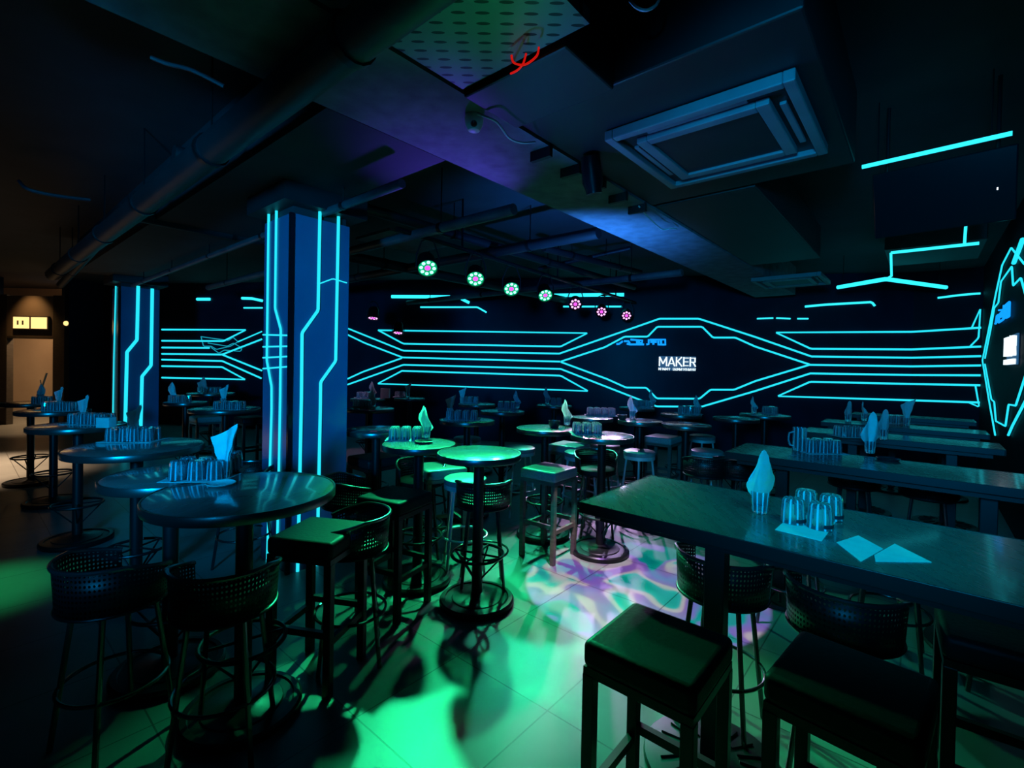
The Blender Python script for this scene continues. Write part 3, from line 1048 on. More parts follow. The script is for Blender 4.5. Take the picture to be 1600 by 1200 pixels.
# ------------------------------------------------------------------ stage lamps on their bar
br = empty('lamp_bar')
tag(br, 'black lighting bar carrying the row of round stage lamps', 'bar')
pa, pb = PAR_LOC[0], PAR_LOC[-1]
dirb = (pb - pa).normalized()
zb = 2.86
MB().tube([Vector((*(pa - dirb * 0.4).xy, zb)), Vector((*(pb + dirb * 0.4).xy, zb))], 0.024, 12).build('tube', 'black_metal', br, smooth=True)
for f in (0.1, 0.5, 0.9):
    p = pa.lerp(pb, f)
    MB().tube([(p.x, p.y, zb), (p.x, p.y, CEIL)], 0.012, 8).build('hanger', 'black_metal', br)


def par_can(loc, target, label, kind, col, W_, spread, on_bar=True):
    e = empty('stage_lamp', loc)
    tag(e, label, 'stage lamp', 'round stage lamps along the lighting bar')
    d = (Vector(target) - Vector(loc)).normalized()
    q = d.to_track_quat('Z', 'Y')
    R = q.to_matrix().to_4x4() @ Matrix.Scale(1.25, 4)

    def add(m, nm, mtl, smooth=True):
        o = m.build(nm, mtl, e, smooth=smooth)
        o.matrix_local = R
        return o
    add(MB().lathe([(0, -0.15), (0.05, -0.15), (0.07, -0.12), (0.075, -0.02), (0.085, 0.0), (0.085, 0.02), (0.078, 0.02), (0.076, 0.0), (0, 0.0)], 28), 'can', 'black_metal')
    fp = add(MB().lathe([(0, 0.002), (0.074, 0.002), (0.074, 0.008), (0, 0.008)], 28), 'front_plate', 'par_glow' if kind == 'green' else 'black_metal')
    for k in range(8):
        a = 2 * PI * k / 8
        c = (0.052 * math.cos(a), 0.052 * math.sin(a), 0.008)
        MB().lathe([(0, 0.008), (0.011, 0.005), (0.015, 0.0), (0, 0.0)], 10, c).build('diode', 'par_green' if kind == 'green' else 'par_pink', fp, smooth=True)
    MB().lathe([(0, 0.012), (0.018, 0.008), (0.024, 0.0), (0, 0.0)], 14, (0, 0, 0.008)).build('centre_diode', 'par_magenta', fp, smooth=True)
    m = MB().tube([(0.112, 0, 0), (0.112, 0, 0.12), (0.06, 0, 0.26), (0, 0, 0.29), (-0.06, 0, 0.26), (-0.112, 0, 0.12), (-0.112, 0, 0)], 0.008, 6)
    o = m.build('yoke', 'black_metal', e, smooth=True)
    o.rotation_euler = (0, 0, math.atan2(d.y, d.x) + PI / 2)
    if on_bar:
        t_ = (Vector(loc) - pa).dot(dirb)
        foot = pa + dirb * t_ - Vector(loc)
        foot.z = zb - loc[2]
        MB().tube([Vector((0, 0, 0.285)), foot], 0.016, 8).build('clamp', 'black_metal', e, smooth=True)
    lamp('par_light', 'SPOT', Vector(loc) + d * 0.08, col, W_, target, 0.05, spread, 0.35)
    return e


ORD = ['nearest and largest green-ringed stage lamp with magenta centre', 'second green-ringed stage lamp from the nearer pillar', 'third green-ringed stage lamp from the nearer pillar',
       'small pale green and pink stage lamp left of the cyan bar', 'pink stage lamp in front of the cyan bar, tilted down', 'pink stage lamp pointing straight down beside the last one', 'last small pink stage lamp at the far end of the bar']
for i in range(7):
    t_ = PAR_AIM[i]
    par_can(PAR_LOC[i], t_, ORD[i], 'green' if i < 4 else 'pink', PAR_COL[i], PAR_W[i], PAR_SPREAD[i])
for (x, y, dep, lab, tg) in ((583, 496, 8.6, 'lone pink stage lamp right of the nearer pillar, pointing down', 0), (622, 519, 9.2, 'small violet lamp on the end of the upper neon trapezoid', 1)):
    p = atdepth(x, y, dep)
    par_can(p, (p.x, p.y - 0.6, 0), lab, 'pink', (1.0, 0.45, 0.9), 30 if tg == 0 else 5, 50, False)

# coloured pattern on the floor; the projector is added as its source
ep = empty('added_effect_projector', an(2.62, 1.60, 2.72))
tag(ep, 'added small black effect projector under the duct housing edge, throwing the lilac floor pattern', 'projector')
EPT = Vector((0.95, 3.5, 0))
d_ = (EPT - ep.location).normalized()
o = MB().lathe([(0, -0.2), (0.06, -0.2), (0.065, -0.05), (0.05, 0.0), (0.05, 0.02), (0.04, 0.02), (0, 0.005)], 20).build('barrel', 'black_metal', ep, smooth=True)
o.rotation_euler = d_.to_track_quat('Z', 'Y').to_euler()
MB().tube([(0, 0, 0.03), (0, 0, 0.215)], 0.012, 8).build('hanger', 'black_metal', ep)
el = lamp('effect_light', 'SPOT', ep.location + d_ * 0.06, (1, 1, 1), 900, EPT, 0.006, 35, 0.08)
ld = el.data
ld.use_nodes = True
nt = ld.node_tree
N, L = nt.nodes, nt.links
emn = N['Emission']
tc = N.new('ShaderNodeTexCoord')
nz = N.new('ShaderNodeTexNoise')
nz.inputs['Scale'].default_value = 5.5
nz.inputs['Detail'].default_value = 1.0
nz.inputs['Distortion'].default_value = 0.8
cr = N.new('ShaderNodeValToRGB')
cr.color_ramp.interpolation = 'LINEAR'
els = cr.color_ramp.elements
els[0].position = 0.36; els[0].color = (0.0, 0.42, 0.40, 1)
els[1].position = 0.66; els[1].color = (0.0, 0.55, 0.45, 1)
for pos, colr in ((0.41, (0.0, 0.50, 0.55)), (0.435, (0.34, 0.20, 1.0)), (0.515, (0.50, 0.18, 0.85)), (0.54, (1.0, 0.72, 0.95)), (0.575, (0.85, 0.8, 0.9)), (0.60, (0.05, 0.70, 0.75))):
    x_ = els.new(pos)
    x_.color = (*colr, 1)
L.new(tc.outputs['Normal'], nz.inputs['Vector'])
L.new(nz.outputs['Fac'], cr.inputs[0])
L.new(cr.outputs[0], emn.inputs['Color'])
# ------------------------------------------------------------------ furniture prototypes
TOP = 1.02


def make_round_table(r):
    e = empty('round_bar_table')
    MB().lathe([(0, TOP - 0.035), (r - 0.006, TOP - 0.035), (r - 0.006, TOP - 0.002), (r - 0.012, TOP), (0, TOP)], 56).build('tabletop', 'wood_top', e, smooth=True)
    MB().lathe([(r - 0.006, TOP - 0.040), (r, TOP - 0.040), (r + 0.002, TOP - 0.036), (r + 0.002, TOP - 0.003), (r, TOP + 0.001), (r - 0.006, TOP + 0.001), (r - 0.006, TOP - 0.040)], 56).build('edge_band', 'rim_metal', e, smooth=True)
    MB().lathe([(0, 0.03), (0.036, 0.03), (0.036, TOP - 0.06), (0.10, TOP - 0.042), (0.10, TOP - 0.036), (0, TOP - 0.036)], 24).build('pole', 'black_metal', e, smooth=True)
    m = MB()
    m.ring((0, 0, 0.335), 0.175, 0.010, 36)
    for k in range(4):
        a = PI / 4 + k * PI / 2
        c_, s_ = math.cos(a), math.sin(a)
        m.tube([(0.03 * c_, 0.03 * s_, 0.335), (0.175 * c_, 0.175 * s_, 0.335)], 0.007, 6)
        m.tube([(0.17 * c_, 0.17 * s_, 0.33), (0.03 * c_, 0.03 * s_, 0.17)], 0.006, 6)
    m.build('foot_ring', 'black_metal', e, smooth=True)
    MB().lathe([(0, 0), (0.24, 0), (0.25, 0.012), (0.25, 0.034), (0.24, 0.044), (0.215, 0.046), (0.21, 0.038), (0.17, 0.040), (0.165, 0.046), (0.08, 0.056), (0.04, 0.075), (0, 0.075)], 48).build('base', 'black_metal', e, smooth=True)
    remember(e)
    return e


def make_square_stool(seat_mat='black_leather', leg_mat='black_metal'):
    e = empty('square_stool')
    h = 0.178
    m = MB()
    m.box((-h, -h, 0.665), (h, h, 0.75))
    s = m.build('seat', seat_mat, e, smooth=True, bevel=0.022, seg=4)
    MB().box((-h + 0.004, -h + 0.004, 0.640), (h - 0.004, h - 0.004, 0.668)).build('seat_frame', leg_mat, e)
    for sx in (-1, 1):
        for sy in (-1, 1):
            x, y = sx * (h - 0.021), sy * (h - 0.021)
            MB().box((x - 0.019, y - 0.019, 0), (x + 0.019, y + 0.019, 0.645)).build('leg', leg_mat, e, bevel=0.003)
    for k, (z, ax) in enumerate(((0.26, 0), (0.26, 0), (0.30, 1), (0.30, 1))):
        s_ = -1 if k % 2 == 0 else 1
        q = h - 0.021
        if ax == 0:
            MB().box((-q + 0.019, s_ * q - 0.012, z - 0.016), (q - 0.019, s_ * q + 0.012, z + 0.016)).build('stretcher', leg_mat, e)
        else:
            MB().box((s_ * q - 0.012, -q + 0.019, z - 0.016), (s_ * q + 0.012, q - 0.019, z + 0.016)).build('stretcher', leg_mat, e)
    remember(e)
    return e


def make_round_stool():
    e = empty('round_stool')
    MB().lathe([(0, 0.675), (0.162, 0.675), (0.168, 0.69), (0.165, 0.715), (0.15, 0.724), (0, 0.724)], 40).build('seat', 'grey_leather', e, smooth=True)
    MB().lathe([(0.150, 0.640), (0.164, 0.640), (0.164, 0.675), (0.150, 0.675), (0.150, 0.640)], 40).build('apron', 'white_metal', e, smooth=True)
    for k in range(4):
        a = PI / 4 + k * PI / 2
        c_, s_ = math.cos(a), math.sin(a)
        MB().tube([(0.13 * c_, 0.13 * s_, 0.645), (0.205 * c_, 0.205 * s_, 0.0)], 0.011, 8).build('leg', 'white_metal', e, smooth=True)
    MB().ring((0, 0, 0.27), 0.178, 0.009, 36).build('foot_ring', 'white_metal', e, smooth=True)
    remember(e)
    return e


def make_barrel_chair():
    """low perforated back wraps round -Y side"""
    e = empty('barrel_bar_chair')
    MB().lathe([(0, 0.585), (0.175, 0.585), (0.185, 0.60), (0.18, 0.635), (0.16, 0.648), (0, 0.652)], 36).build('seat', 'black_leather', e, smooth=True)
    m = MB()
    n = 40
    a0, a1 = math.radians(-215), math.radians(35)
    uv = m.bm.loops.layers.uv.new('UVMap')
    lo, hi = [], []
    for i in range(n + 1):
        a = a0 + (a1 - a0) * i / n
        t = abs(i / n - 0.5) * 2
        dz = -0.05 * max(0, t - 0.55) / 0.45
        lo.append(m.bm.verts.new((0.192 * math.cos(a), 0.192 * math.sin(a), 0.60)))
        hi.append(m.bm.verts.new((0.202 * math.cos(a), 0.202 * math.sin(a), 0.785 + dz)))
    for i in range(n):
        f = m.bm.faces.new((lo[i], lo[i + 1], hi[i + 1], hi[i]))
        for l, u_ in zip(f.loops, ((i, 0), (i + 1, 0), (i + 1, 1), (i, 1))):
            l[uv].uv = (u_[0] / n, u_[1])
    rimpts = [v.co.copy() for v in hi]
    lowpts = [v.co.copy() for v in lo]
    bk = m.build('backrest', 'perforated_metal', e, smooth=True)
    sol = bk.modifiers.new('thickness', 'SOLIDIFY')
    sol.thickness = 0.003
    MB().tube(rimpts, 0.010, 8).build('top_rail', 'chrome_dark', bk, smooth=True)
    MB().tube(lowpts, 0.007, 8).build('lower_rail', 'black_metal', bk, smooth=True)
    for k in range(4):
        a = PI / 4 + k * PI / 2
        c_, s_ = math.cos(a), math.sin(a)
        MB().tube([(0.14 * c_, 0.14 * s_, 0.588), (0.215 * c_, 0.215 * s_, 0.0)], 0.011, 8).build('leg', 'chrome_dark', e, smooth=True)
    MB().ring((0, 0, 0.26), 0.186, 0.008, 36).build('foot_ring', 'chrome_dark', e, smooth=True)
    remember(e)
    return e


mat('chrome_dark', (0.10, 0.10, 0.105), 0.25, 0.9)

GT = 'round bar tables'
# key: (px, py, r, label)
T = {
    'R1': (749, 707, 0.28, 'empty round bar table with bright green top beside the aisle', 'the empty bright green table'),
    'R2': (655, 693, 0.265, 'round green-lit table with glasses and napkin, behind the empty one', 'the green table left of the empty one'),
    'R3': (852, 669, 0.27, 'round table with green left half, white napkin and dark cup', 'the half green table with white napkin'),
    'R4': (941, 680, 0.27, 'round table holding the pink-lit block of glasses', 'the table with pink-lit glasses'),
    'R5': (925, 652, 0.24, 'round lilac-lit table behind the pink-lit glasses', 'the lilac-lit table'),
    'R6': (1000, 657, 0.24, 'round table with the bright green napkin standing on it', 'the table with the green napkin'),
    'R7': (1072, 663, 0.25, 'round pale blue topped table right of the green napkin', 'the pale blue topped table'),
    'R8': (1064, 647, 0.25, 'round table in front of the hexagon, bottom right corner', 'the table before the hexagon corner'),
    'R9': (1150, 653, 0.26, 'bare dark round table with blue sheen, before the long tables', 'the bare blue-sheened table'),
    'R10': (995, 637, 0.25, 'far round table in front of the lower left step of the hexagon', 'the table at the hexagon left foot'),
    'R11': (730, 656, 0.29, 'round dark blue table with blue napkin and glass block, mid-room', 'the dark blue table in mid-room'),
    'R12': (785, 642, 0.28, 'round dark table under the right half of the lower trapezoid', 'the dark table under the trapezoid'),
    'R13': (745, 631, 0.27, 'small far round table under the middle of the lower trapezoid', 'the small far table under the trapezoid'),
    'R14': (866, 633, 0.26, 'far round table just left of the hexagon', 'the far table left of the hexagon'),
    'R15': (578, 638, 0.30, 'round blue-topped table right of the nearer pillar', 'the blue-topped table by the pillar'),
    'R16': (575, 623, 0.27, 'far round table with pink-lit napkin right of the pillar', 'the far table with pink-lit napkin'),
    'R16b': (640, 622, 0.25, 'far round table with a pale napkin under the trapezoid left tip', 'the far table by the trapezoid tip'),
    'R17': (588, 671, 0.26, 'bare blue round table partly hidden by the nearer pillar', 'the bare table behind the pillar'),
    'LA': (383, 767, 0.385, 'large near round table with napkin, glasses and neon reflections', 'the large near table'),
    'LB': (268, 741, 0.295, 'round table touching the large near one, behind its left side', 'the table behind the large near one'),
    'LC': (214, 697, 0.385, 'large round table with glass ring and napkin below the far pillar', 'the large table below the far pillar'),
    'LD': (122, 664, 0.33, 'round table with a long glass block, left of the far pillar', 'the table with the long glass block'),
    'LE': (84, 641, 0.31, 'round table second from the warm doorway', 'the second table from the doorway'),
    'LF': (48, 629, 0.30, 'round table nearest the warm doorway', 'the table nearest the doorway'),
    'LG': (290, 628, 0.25, 'small round table between the two pillars, with a blue napkin', 'the small table between the pillars'),
    'LH': (352, 638, 0.38, 'wide round blue table left of the nearer pillar', 'the wide blue table by the pillar'),
    'LZ': (330, 614, 0.36, 'farthest round table under the far left neon panel', 'the farthest table under the neon panel'),
    'RX': (1195, 648, 0.30, 'dim round table left of the long tables, with pale napkin', 'the dim table left of the long ones'),
}
TPOS = {}
base_tables = {}
for key, (px, py, r, lab, ph) in T.items():
    p = onz(px, py, TOP)
    TPOS[key] = p
    rk = round(r, 3)
    if rk not in base_tables:
        base_tables[rk] = make_round_table(r)
    o = place(base_tables[rk], (p.x, p.y, 0), random.uniform(0, 1.5) if key != 'R1' else 0.4, lab, 'table', GT)


def rz_face(dirv):
    """rotation that turns local -Y (the chair's back) towards dirv"""
    return math.atan2(dirv.y, dirv.x) + PI / 2


# ---- long tables fixed to the right wall
def long_table(a0, a1, n0, n1, legs, label):
    e = empty('long_bar_table', an((a0 + a1) / 2, n0))
    tag(e, label, 'table', 'long bar tables')
    o_ = e.location

    def P_(a, n, z):
        return an(a, n, z) - o_
    m = MB()
    m.prism([P_(a0, n0, TOP - 0.045), P_(a1, n0, TOP - 0.045), P_(a1, n1, TOP - 0.045), P_(a0, n1, TOP - 0.045)], (0, 0, 0.045))
    m.build('tabletop', 'dark_wood_top', e)
    m = MB()
    z0, z1, w = TOP - 0.047, TOP + 0.0015, 0.007
    for (p0, p1, q0, q1) in ((a0 - w, a0, n0, n1), (a1, a1 + w, n0, n1), (a0 - w, a1 + w, n0, n0 + w), (a0 - w, a1 + w, n1 - w, n1)):
        m.prism([P_(p0, q0, z0), P_(p1, q0, z0), P_(p1, q1, z0), P_(p0, q1, z0)], (0, 0, z1 - z0))
    m.build('edge_band', 'black_metal', e, bevel=0.002)
    m = MB()
    q = 0.06
    m.prism([P_(a0 + q, n0 - q, TOP - 0.085), P_(a1 - q, n0 - q, TOP - 0.085), P_(a1 - q, n1 + q, TOP - 0.085), P_(a0 + q, n1 + q, TOP - 0.085)], (0, 0, 0.04))
    m.build('under_frame', 'black_metal', e)
    for (a, n) in legs:
        c_ = P_(a, n, 0)
        R = Matrix.Translation(c_) @ Matrix.Rotation(ANG, 4, 'Z')
        MB().box((-0.038, -0.038, 0.04), (0.038, 0.038, TOP - 0.083), R).build('pole', 'black_metal', e, bevel=0.004)
        m = MB()
        m.lathe([(0, 0), (0.26, 0), (0.27, 0.01), (0.265, 0.03), (0.22, 0.036), (0.08, 0.05), (0, 0.055)], 40, c_)
        for k in range(18):
            aa = 2 * PI * k / 18
            m.tube([c_ + Vector((0.1 * math.cos(aa), 0.1 * math.sin(aa), 0.05)), c_ + Vector((0.21 * math.cos(aa), 0.21 * math.sin(aa), 0.04))], 0.006, 6)
        m.build('base', 'black_metal', e, smooth=True)
    return e


def to_an(v):
    return v.dot(DA), v.dot(DB)


aN, nN = to_an(onz(895, 781, TOP))
aF, nF = to_an(onz(1030, 745, TOP))
long_table(aN, aF, (nN + nF) / 2, -0.68, [(aN + 0.21, nN - 0.56), (aN + 0.3, -0.35)], 'nearest long table with four glasses, napkin and paper sheets on it')
a2N, n2N = to_an(onz(1135, 706, TOP))
a2F, n2F = to_an(onz(1165, 693, TOP))
long_table(a2N, a2F + 0.05, (n2N + n2F) / 2, -0.68, [(a2N + 0.25, 0.75), (a2N + 0.25, -0.3)], 'second long table, with glass mug, glasses and two napkins')
a3N, n3N = to_an(onz(1252, 674, TOP))
long_table(a3N, a3N + 0.48, n3N, -0.5, [(a3N + 0.24, 0.5), (a3N + 0.24, -0.2)], 'third long table counting from the camera side, narrow with blue sheen')
a4N, n4N = to_an(onz(1283, 659, TOP))
long_table(a4N, a4N + 0.48, n4N, -0.5, [(a4N + 0.24, 0.5), (a4N + 0.24, -0.2)], 'fourth long table, under the right neon trapezoid')
a5N, n5N = to_an(onz(1330, 647, TOP))
long_table(a5N, a5N + 0.48, n5N, -0.5, [(a5N + 0.24, 0.3), (a5N + 0.24, -0.2)], 'farthest dim long table against the right wall')

# ---- stools and chairs
SQ = make_square_stool()
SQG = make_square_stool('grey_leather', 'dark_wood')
RS = make_round_stool()
BC = make_barrel_chair()
GS, GRS, GB = 'square bar stools', 'round bar stools', 'barrel backed bar chairs'
RZ = ANG


def seat_at(px, py, z):
    p = onz(px, py, z)
    return (p.x, p.y, 0)


place(SQ, (0.49, 1.53, 0), RZ, 'nearest black square stool, in front of the nearest long table', 'stool', GS)
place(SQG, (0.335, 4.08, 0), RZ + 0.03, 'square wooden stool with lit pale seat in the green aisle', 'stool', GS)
place(SQ, seat_at(500, 826, 0.75), RZ + 0.5, 'black square stool with blue sheen right of the large near table', 'stool', GS)
place(SQ, seat_at(1330, 1055, 0.75), RZ - 0.1, 'black square stool under the right end of the nearest long table', 'stool', GS)
place(SQ, seat_at(1575, 985, 0.75), RZ + 0.05, 'dark square stool at the right picture edge under the long table', 'stool', GS)
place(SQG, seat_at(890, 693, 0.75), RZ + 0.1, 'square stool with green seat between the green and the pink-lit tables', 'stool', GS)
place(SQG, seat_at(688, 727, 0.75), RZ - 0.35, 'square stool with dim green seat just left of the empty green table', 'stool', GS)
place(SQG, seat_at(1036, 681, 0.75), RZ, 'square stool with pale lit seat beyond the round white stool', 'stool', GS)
place(SQ, seat_at(618, 771, 0.75), RZ + 0.25, 'square stool with green glint on its edge, under the green glass table', 'stool', GS)
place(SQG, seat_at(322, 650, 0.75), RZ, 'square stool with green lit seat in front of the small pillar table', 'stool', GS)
place(SQ, seat_at(392, 651, 0.75), RZ, 'square stool with blue lit seat touching the nearer pillar', 'stool', GS)
place(SQ, seat_at(585, 712, 0.75), RZ, 'square stool with blue seat between pillar and green glass table', 'stool', GS)

place(RS, seat_at(999, 704, 0.724), 0.5, 'round backless stool with green seat and white legs', 'stool', GRS)
place(RS, seat_at(727, 745, 0.724), 0.2, 'round stool with bright seat right behind the empty green table', 'stool', GRS)
place(RS, seat_at(907, 705, 0.724), 0.9, 'round stool with green seat behind the wooden square stool', 'stool', GRS)
place(RS, seat_at(946, 694, 0.724), 0.1, 'round stool with green seat behind the pole of the pink glass table', 'stool', GRS)
place(RS, seat_at(1097, 680, 0.724), 0.4, 'round stool with pale seat under the pale blue table', 'stool', GRS)
place(RS, seat_at(1105, 703, 0.724), 0.7, 'round stool with blue seat left of the second long table', 'stool', GRS)
place(RS, seat_at(730, 683, 0.724), 0.3, 'round stool with dim blue seat under the dark mid-room table', 'stool', GRS)
place(RS, seat_at(812, 698, 0.724), 0.3, 'round stool with green edge right of the empty green table', 'stool', GRS)


def barrel(x, y, back, label):
    b_ = Vector(back)
    return place(BC, (x, y, 0), rz_face(b_), label, 'chair', GB)


def an2(a, n):
    v = an(a, n)
    return v.x, v.y


barrel(-0.19, 3.48, (0.1, -1, 0), 'barrel chair with perforated back right behind the empty green table')
p = TPOS['R2']
barrel(p.x - 0.08, p.y + 0.5, (-0.2, 1, 0), 'dark barrel chair behind the green glass table')
barrel(p.x - 0.46, p.y - 0.12, (-1, -0.4, 0), 'dark barrel chair left of the green glass table, by the pillar')
p = TPOS['R4']
barrel(p.x + 0.03, p.y + 0.46, (0, 1, 0), 'barrel chair behind the pole of the pink glass table')
barrel(*an2(2.30, 0.68), (-0.65, -0.76, 0), 'barrel chair with perforated back under the nearest long table, beside its pole')
barrel(*an2(2.30, 0.22), (-0.65, -0.76, 0), 'barrel chair with perforated back under the nearest long table, right of the other')
barrel(-1.17, 1.98, (0.2, -1, 0), 'dark barrel chair in front of the large near table')
barrel(-1.66, 2.02, (-0.4, -1, 0), 'dark barrel chair at the left front of the large near table')
barrel(-0.86, 2.62, (1, 0.3, 0), 'dark barrel chair between the large near table and the aisle')
p = TPOS['LC']
barrel(p.x + 0.45, p.y + 0.5, (0.5, 1, 0), 'chrome edged barrel chair right behind the large table under the far pillar')
p = TPOS['R6']
barrel(p.x + 0.43, p.y - 0.75, (0.2, -1, 0), 'dark barrel chair in front of the pale blue table')
p = TPOS['R7']
barrel(p.x + 0.32, p.y - 0.52, (0.5, -1, 0), 'dark barrel chair right front of the pale blue table')
barrel(*an2(a2N - 0.12, 0.62), (-0.65, -0.76, 0), 'chrome edged barrel chair in front of the second long table')
barrel(*an2(a2N - 0.12, 0.12), (-0.65, -0.76, 0), 'chrome edged barrel chair before the second long table, middle')
barrel(*an2(a2N - 0.10, -0.36), (-0.65, -0.76, 0), 'chrome edged barrel chair before the second long table, by the wall')
barrel(*an2(a3N - 0.15, 0.45), (-0.65, -0.76, 0), 'dark barrel chair in front of the third long table')
barrel(*an2(a3N - 0.15, -0.05), (-0.65, -0.76, 0), 'dark barrel chair before the third long table, nearer the wall')
p = TPOS['R11']
barrel(p.x - 0.35, p.y - 0.35, (-1, -0.6, 0), 'dark barrel chair at the dark blue mid-room table')

# ------------------------------------------------------------------ table ware prototypes
def make_tumbler(name='tumbler'):
    # upturned: open rim down; faceted walls
    m = MB()
    prof = [(0.038, 0.0), (0.041, 0.0), (0.0405, 0.006), (0.0395, 0.045), (0.036, 0.083), (0.031, 0.091), (0, 0.091), (0, 0.076), (0.027, 0.074), (0.033, 0.045), (0.038, 0.0)]
    m.lathe(prof, 20)
    for v in m.bm.verts:                       # shallow flutes on the outside
        r_ = math.hypot(v.co.x, v.co.y)
        if r_ > 0.034 and 0.003 < v.co.z < 0.085:
            k = round(math.atan2(v.co.y, v.co.x) / (2 * PI / 20))
            f = 1.0 if k % 2 == 0 else 0.955
            v.co.x *= f
            v.co.y *= f
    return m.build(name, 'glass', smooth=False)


def make_standing():
    m = MB()
    m.lathe([(0, 0), (0.027, 0), (0.031, 0.006), (0.037, 0.09), (0.035, 0.09), (0.028, 0.012), (0, 0.012)], 16)
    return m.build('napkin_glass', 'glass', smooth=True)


def make_napkin(var, flip):
    """flame shaped folded paper napkin standing in a glass"""
    m = MB()
    nu, nv = 12, 16
    rnd = random.Random(var)
    w_of = {0: [(0, 0.020), (0.25, 0.026), (0.45, 0.040), (0.62, 0.055), (0.8, 0.052), (1.0, 0.03)],
            1: [(0, 0.016), (0.3, 0.022), (0.6, 0.040), (1.0, 0.060)],
            2: [(0, 0.020), (0.25, 0.028), (0.5, 0.047), (0.68, 0.052), (0.85, 0.042), (1.0, 0.024)]}[var]

    def width(v):
        for (a, wa), (b2, wb) in zip(w_of, w_of[1:]):
            if v <= b2:
                t = (v - a) / (b2 - a)
                t = t * t * (3 - 2 * t)
                return wa + (wb - wa) * t
        return w_of[-1][1]
    tip = {0: -0.55, 1: 0.55, 2: 0.2}[var]
    for leaf in (0, 1):
        grid = []
        for j in range(nv + 1):
            row = []
            v = j / nv
            for i in range(nu + 1):
                u = -1 + 2 * i / nu
                top = 0.235 - 0.085 * abs(u - tip) ** 1.15 - (0.012 if leaf else 0)
                if var == 1:
                    top = 0.172 + 0.063 * ((u + 1) / 2) ** 1.3 - (0.012 if leaf else 0)
                z = 0.015 + (top - 0.015) * v
                w = width(v) * (1 if not leaf else 0.8)
                x = u * w + 0.012 * tip * v + (0.008 * leaf)
                y = (0.018 * math.cos(u * 2.4 + var) * v + 0.010 * (1 - abs(u)) * (1 - 2 * leaf) + 0.006 * math.sin(6 * u + var) * v)
                row.append(m.bm.verts.new((x * flip, y + (0.008 if leaf else -0.004), z)))
            grid.append(row)
        for j in range(nv):
            for i in range(nu):
                m.bm.faces.new((grid[j][i], grid[j][i + 1], grid[j + 1][i + 1], grid[j + 1][i]))
    bmesh.ops.solidify(m.bm, geom=list(m.bm.faces), thickness=0.0012)
    return m.build('folded_napkin', 'napkin', smooth=True)


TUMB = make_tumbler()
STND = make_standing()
NAPS = [make_napkin(0, 1), make_napkin(1, 1), make_napkin(2, 1)]
TUMB_LAB = None
for o in (TUMB, STND, *NAPS):
    KIDS[o.name] = []


def put(proto, p, rz, label, cat, group, sc=1.0):
    o = place(proto, p, rz, label, cat, group)
    o.scale = (sc, sc, sc)
    return o


def cluster(p, nx, ny, ph, rot=0.0, gap=0.086, tray=False, label=None):
    lab = label or f'upturned clear glass tumbler in the cluster on {ph}'
    for i in range(nx):
        for j in range(ny):
            x = (i - (nx - 1) / 2) * gap
            y = (j - (ny - 1) / 2) * gap
            c_, s_ = math.cos(rot), math.sin(rot)
            put(TUMB, (p.x + x * c_ - y * s_, p.y + x * s_ + y * c_, TOP + 0.003), random.uniform(0, 3), lab, 'glass', f'glasses on {ph}')
    w, h = nx * gap / 2 + 0.02, ny * gap / 2 + 0.02
    o = MB().box((-w, -h, 0.0005), (w, h, 0.0025)).build('paper_mat', 'napkin')
    o.location = (p.x, p.y, TOP)
    o.rotation_euler = (0, 0, rot)
    tag(o, f'white paper sheet under the glasses on {ph}', 'paper', 'paper sheets under glasses')


def nap(p, ph, var=0, rz=0.0, sc=1.0, extra=''):
    put(NAPS[var], (p.x, p.y, TOP + 0.014), rz, f'{extra}folded paper napkin standing upright on {ph}', 'napkin', 'folded napkins standing in glasses', sc)
    put(STND, (p.x, p.y, TOP + 0.001), 0, f'clear glass holding the folded napkin on {ph}', 'glass', 'glasses holding napkins')


def ph(k):
    return T[k][4]


def at(px, py):
    return onz(px, py, TOP)


nap(at(666, 684), ph('R2'), 0, 0.2, 1.05)
cluster(at(634, 686), 3, 2, ph('R2'), 0.1)
nap(at(886, 664), ph('R3'), 0, 0.1, 1.05)
cluster(at(917, 677), 3, 2, ph('R4'), 0.05)
cluster(at(939, 649), 4, 2, ph('R5'), 0.0)
nap(at(988, 654), ph('R6'), 0, 0.0, 1.1)
cluster(at(1076, 646), 3, 2, ph('R8'), 0.0)
nap(at(1090, 647), ph('R8'), 0, -0.2, 1.0)
cluster(at(1002, 635), 3, 2, ph('R10'), 0)
nap(at(1019, 636), ph('R10'), 0, 0.2, 1.1)
nap(at(703, 650), ph('R11'), 1, 0.2, 1.0)
cluster(at(722, 655), 4, 2, ph('R11'), 0)
cluster(at(792, 638), 3, 2, ph('R12'), 0)
nap(at(808, 638), ph('R12'), 0, 0.2, 1.0)
nap(at(722, 630), ph('R13'), 1, 0, 1.0)
cluster(at(735, 629), 3, 2, ph('R13'), 0)
nap(at(855, 631), ph('R14'), 0, 0, 1.05)
cluster(at(869, 631), 2, 2, ph('R14'), 0)
nap(at(583, 636), ph('R15'), 0, 0.1, 0.95)
cluster(at(568, 636), 3, 2, ph('R15'), 0)
nap(at(583, 621), ph('R16'), 0, 0.1, 1.1)
cluster(at(570, 621), 3, 2, ph('R16'), 0)
nap(at(637, 620), ph('R16b'), 1, 0, 1.0)
cluster(at(625, 620), 2, 2, ph('R16b'), 0)
nap(at(348, 747), ph('LA'), 1, 0.15, 1.12)
cluster(at(315, 746), 3, 2, ph('LA'), 0.1)
cluster(at(363, 735), 1, 2, ph('LA'), 0.3, label='upturned clear glass tumbler right of the napkin on the large near table')
nap(at(208, 684), ph('LC'), 1, 0.1, 1.0)
cluster(at(192, 688), 2, 2, ph('LC'), 0.1)
cluster(at(226, 688), 2, 2, ph('LC'), 0.1, label='upturned clear glass tumbler right of the napkin, table below the far pillar')
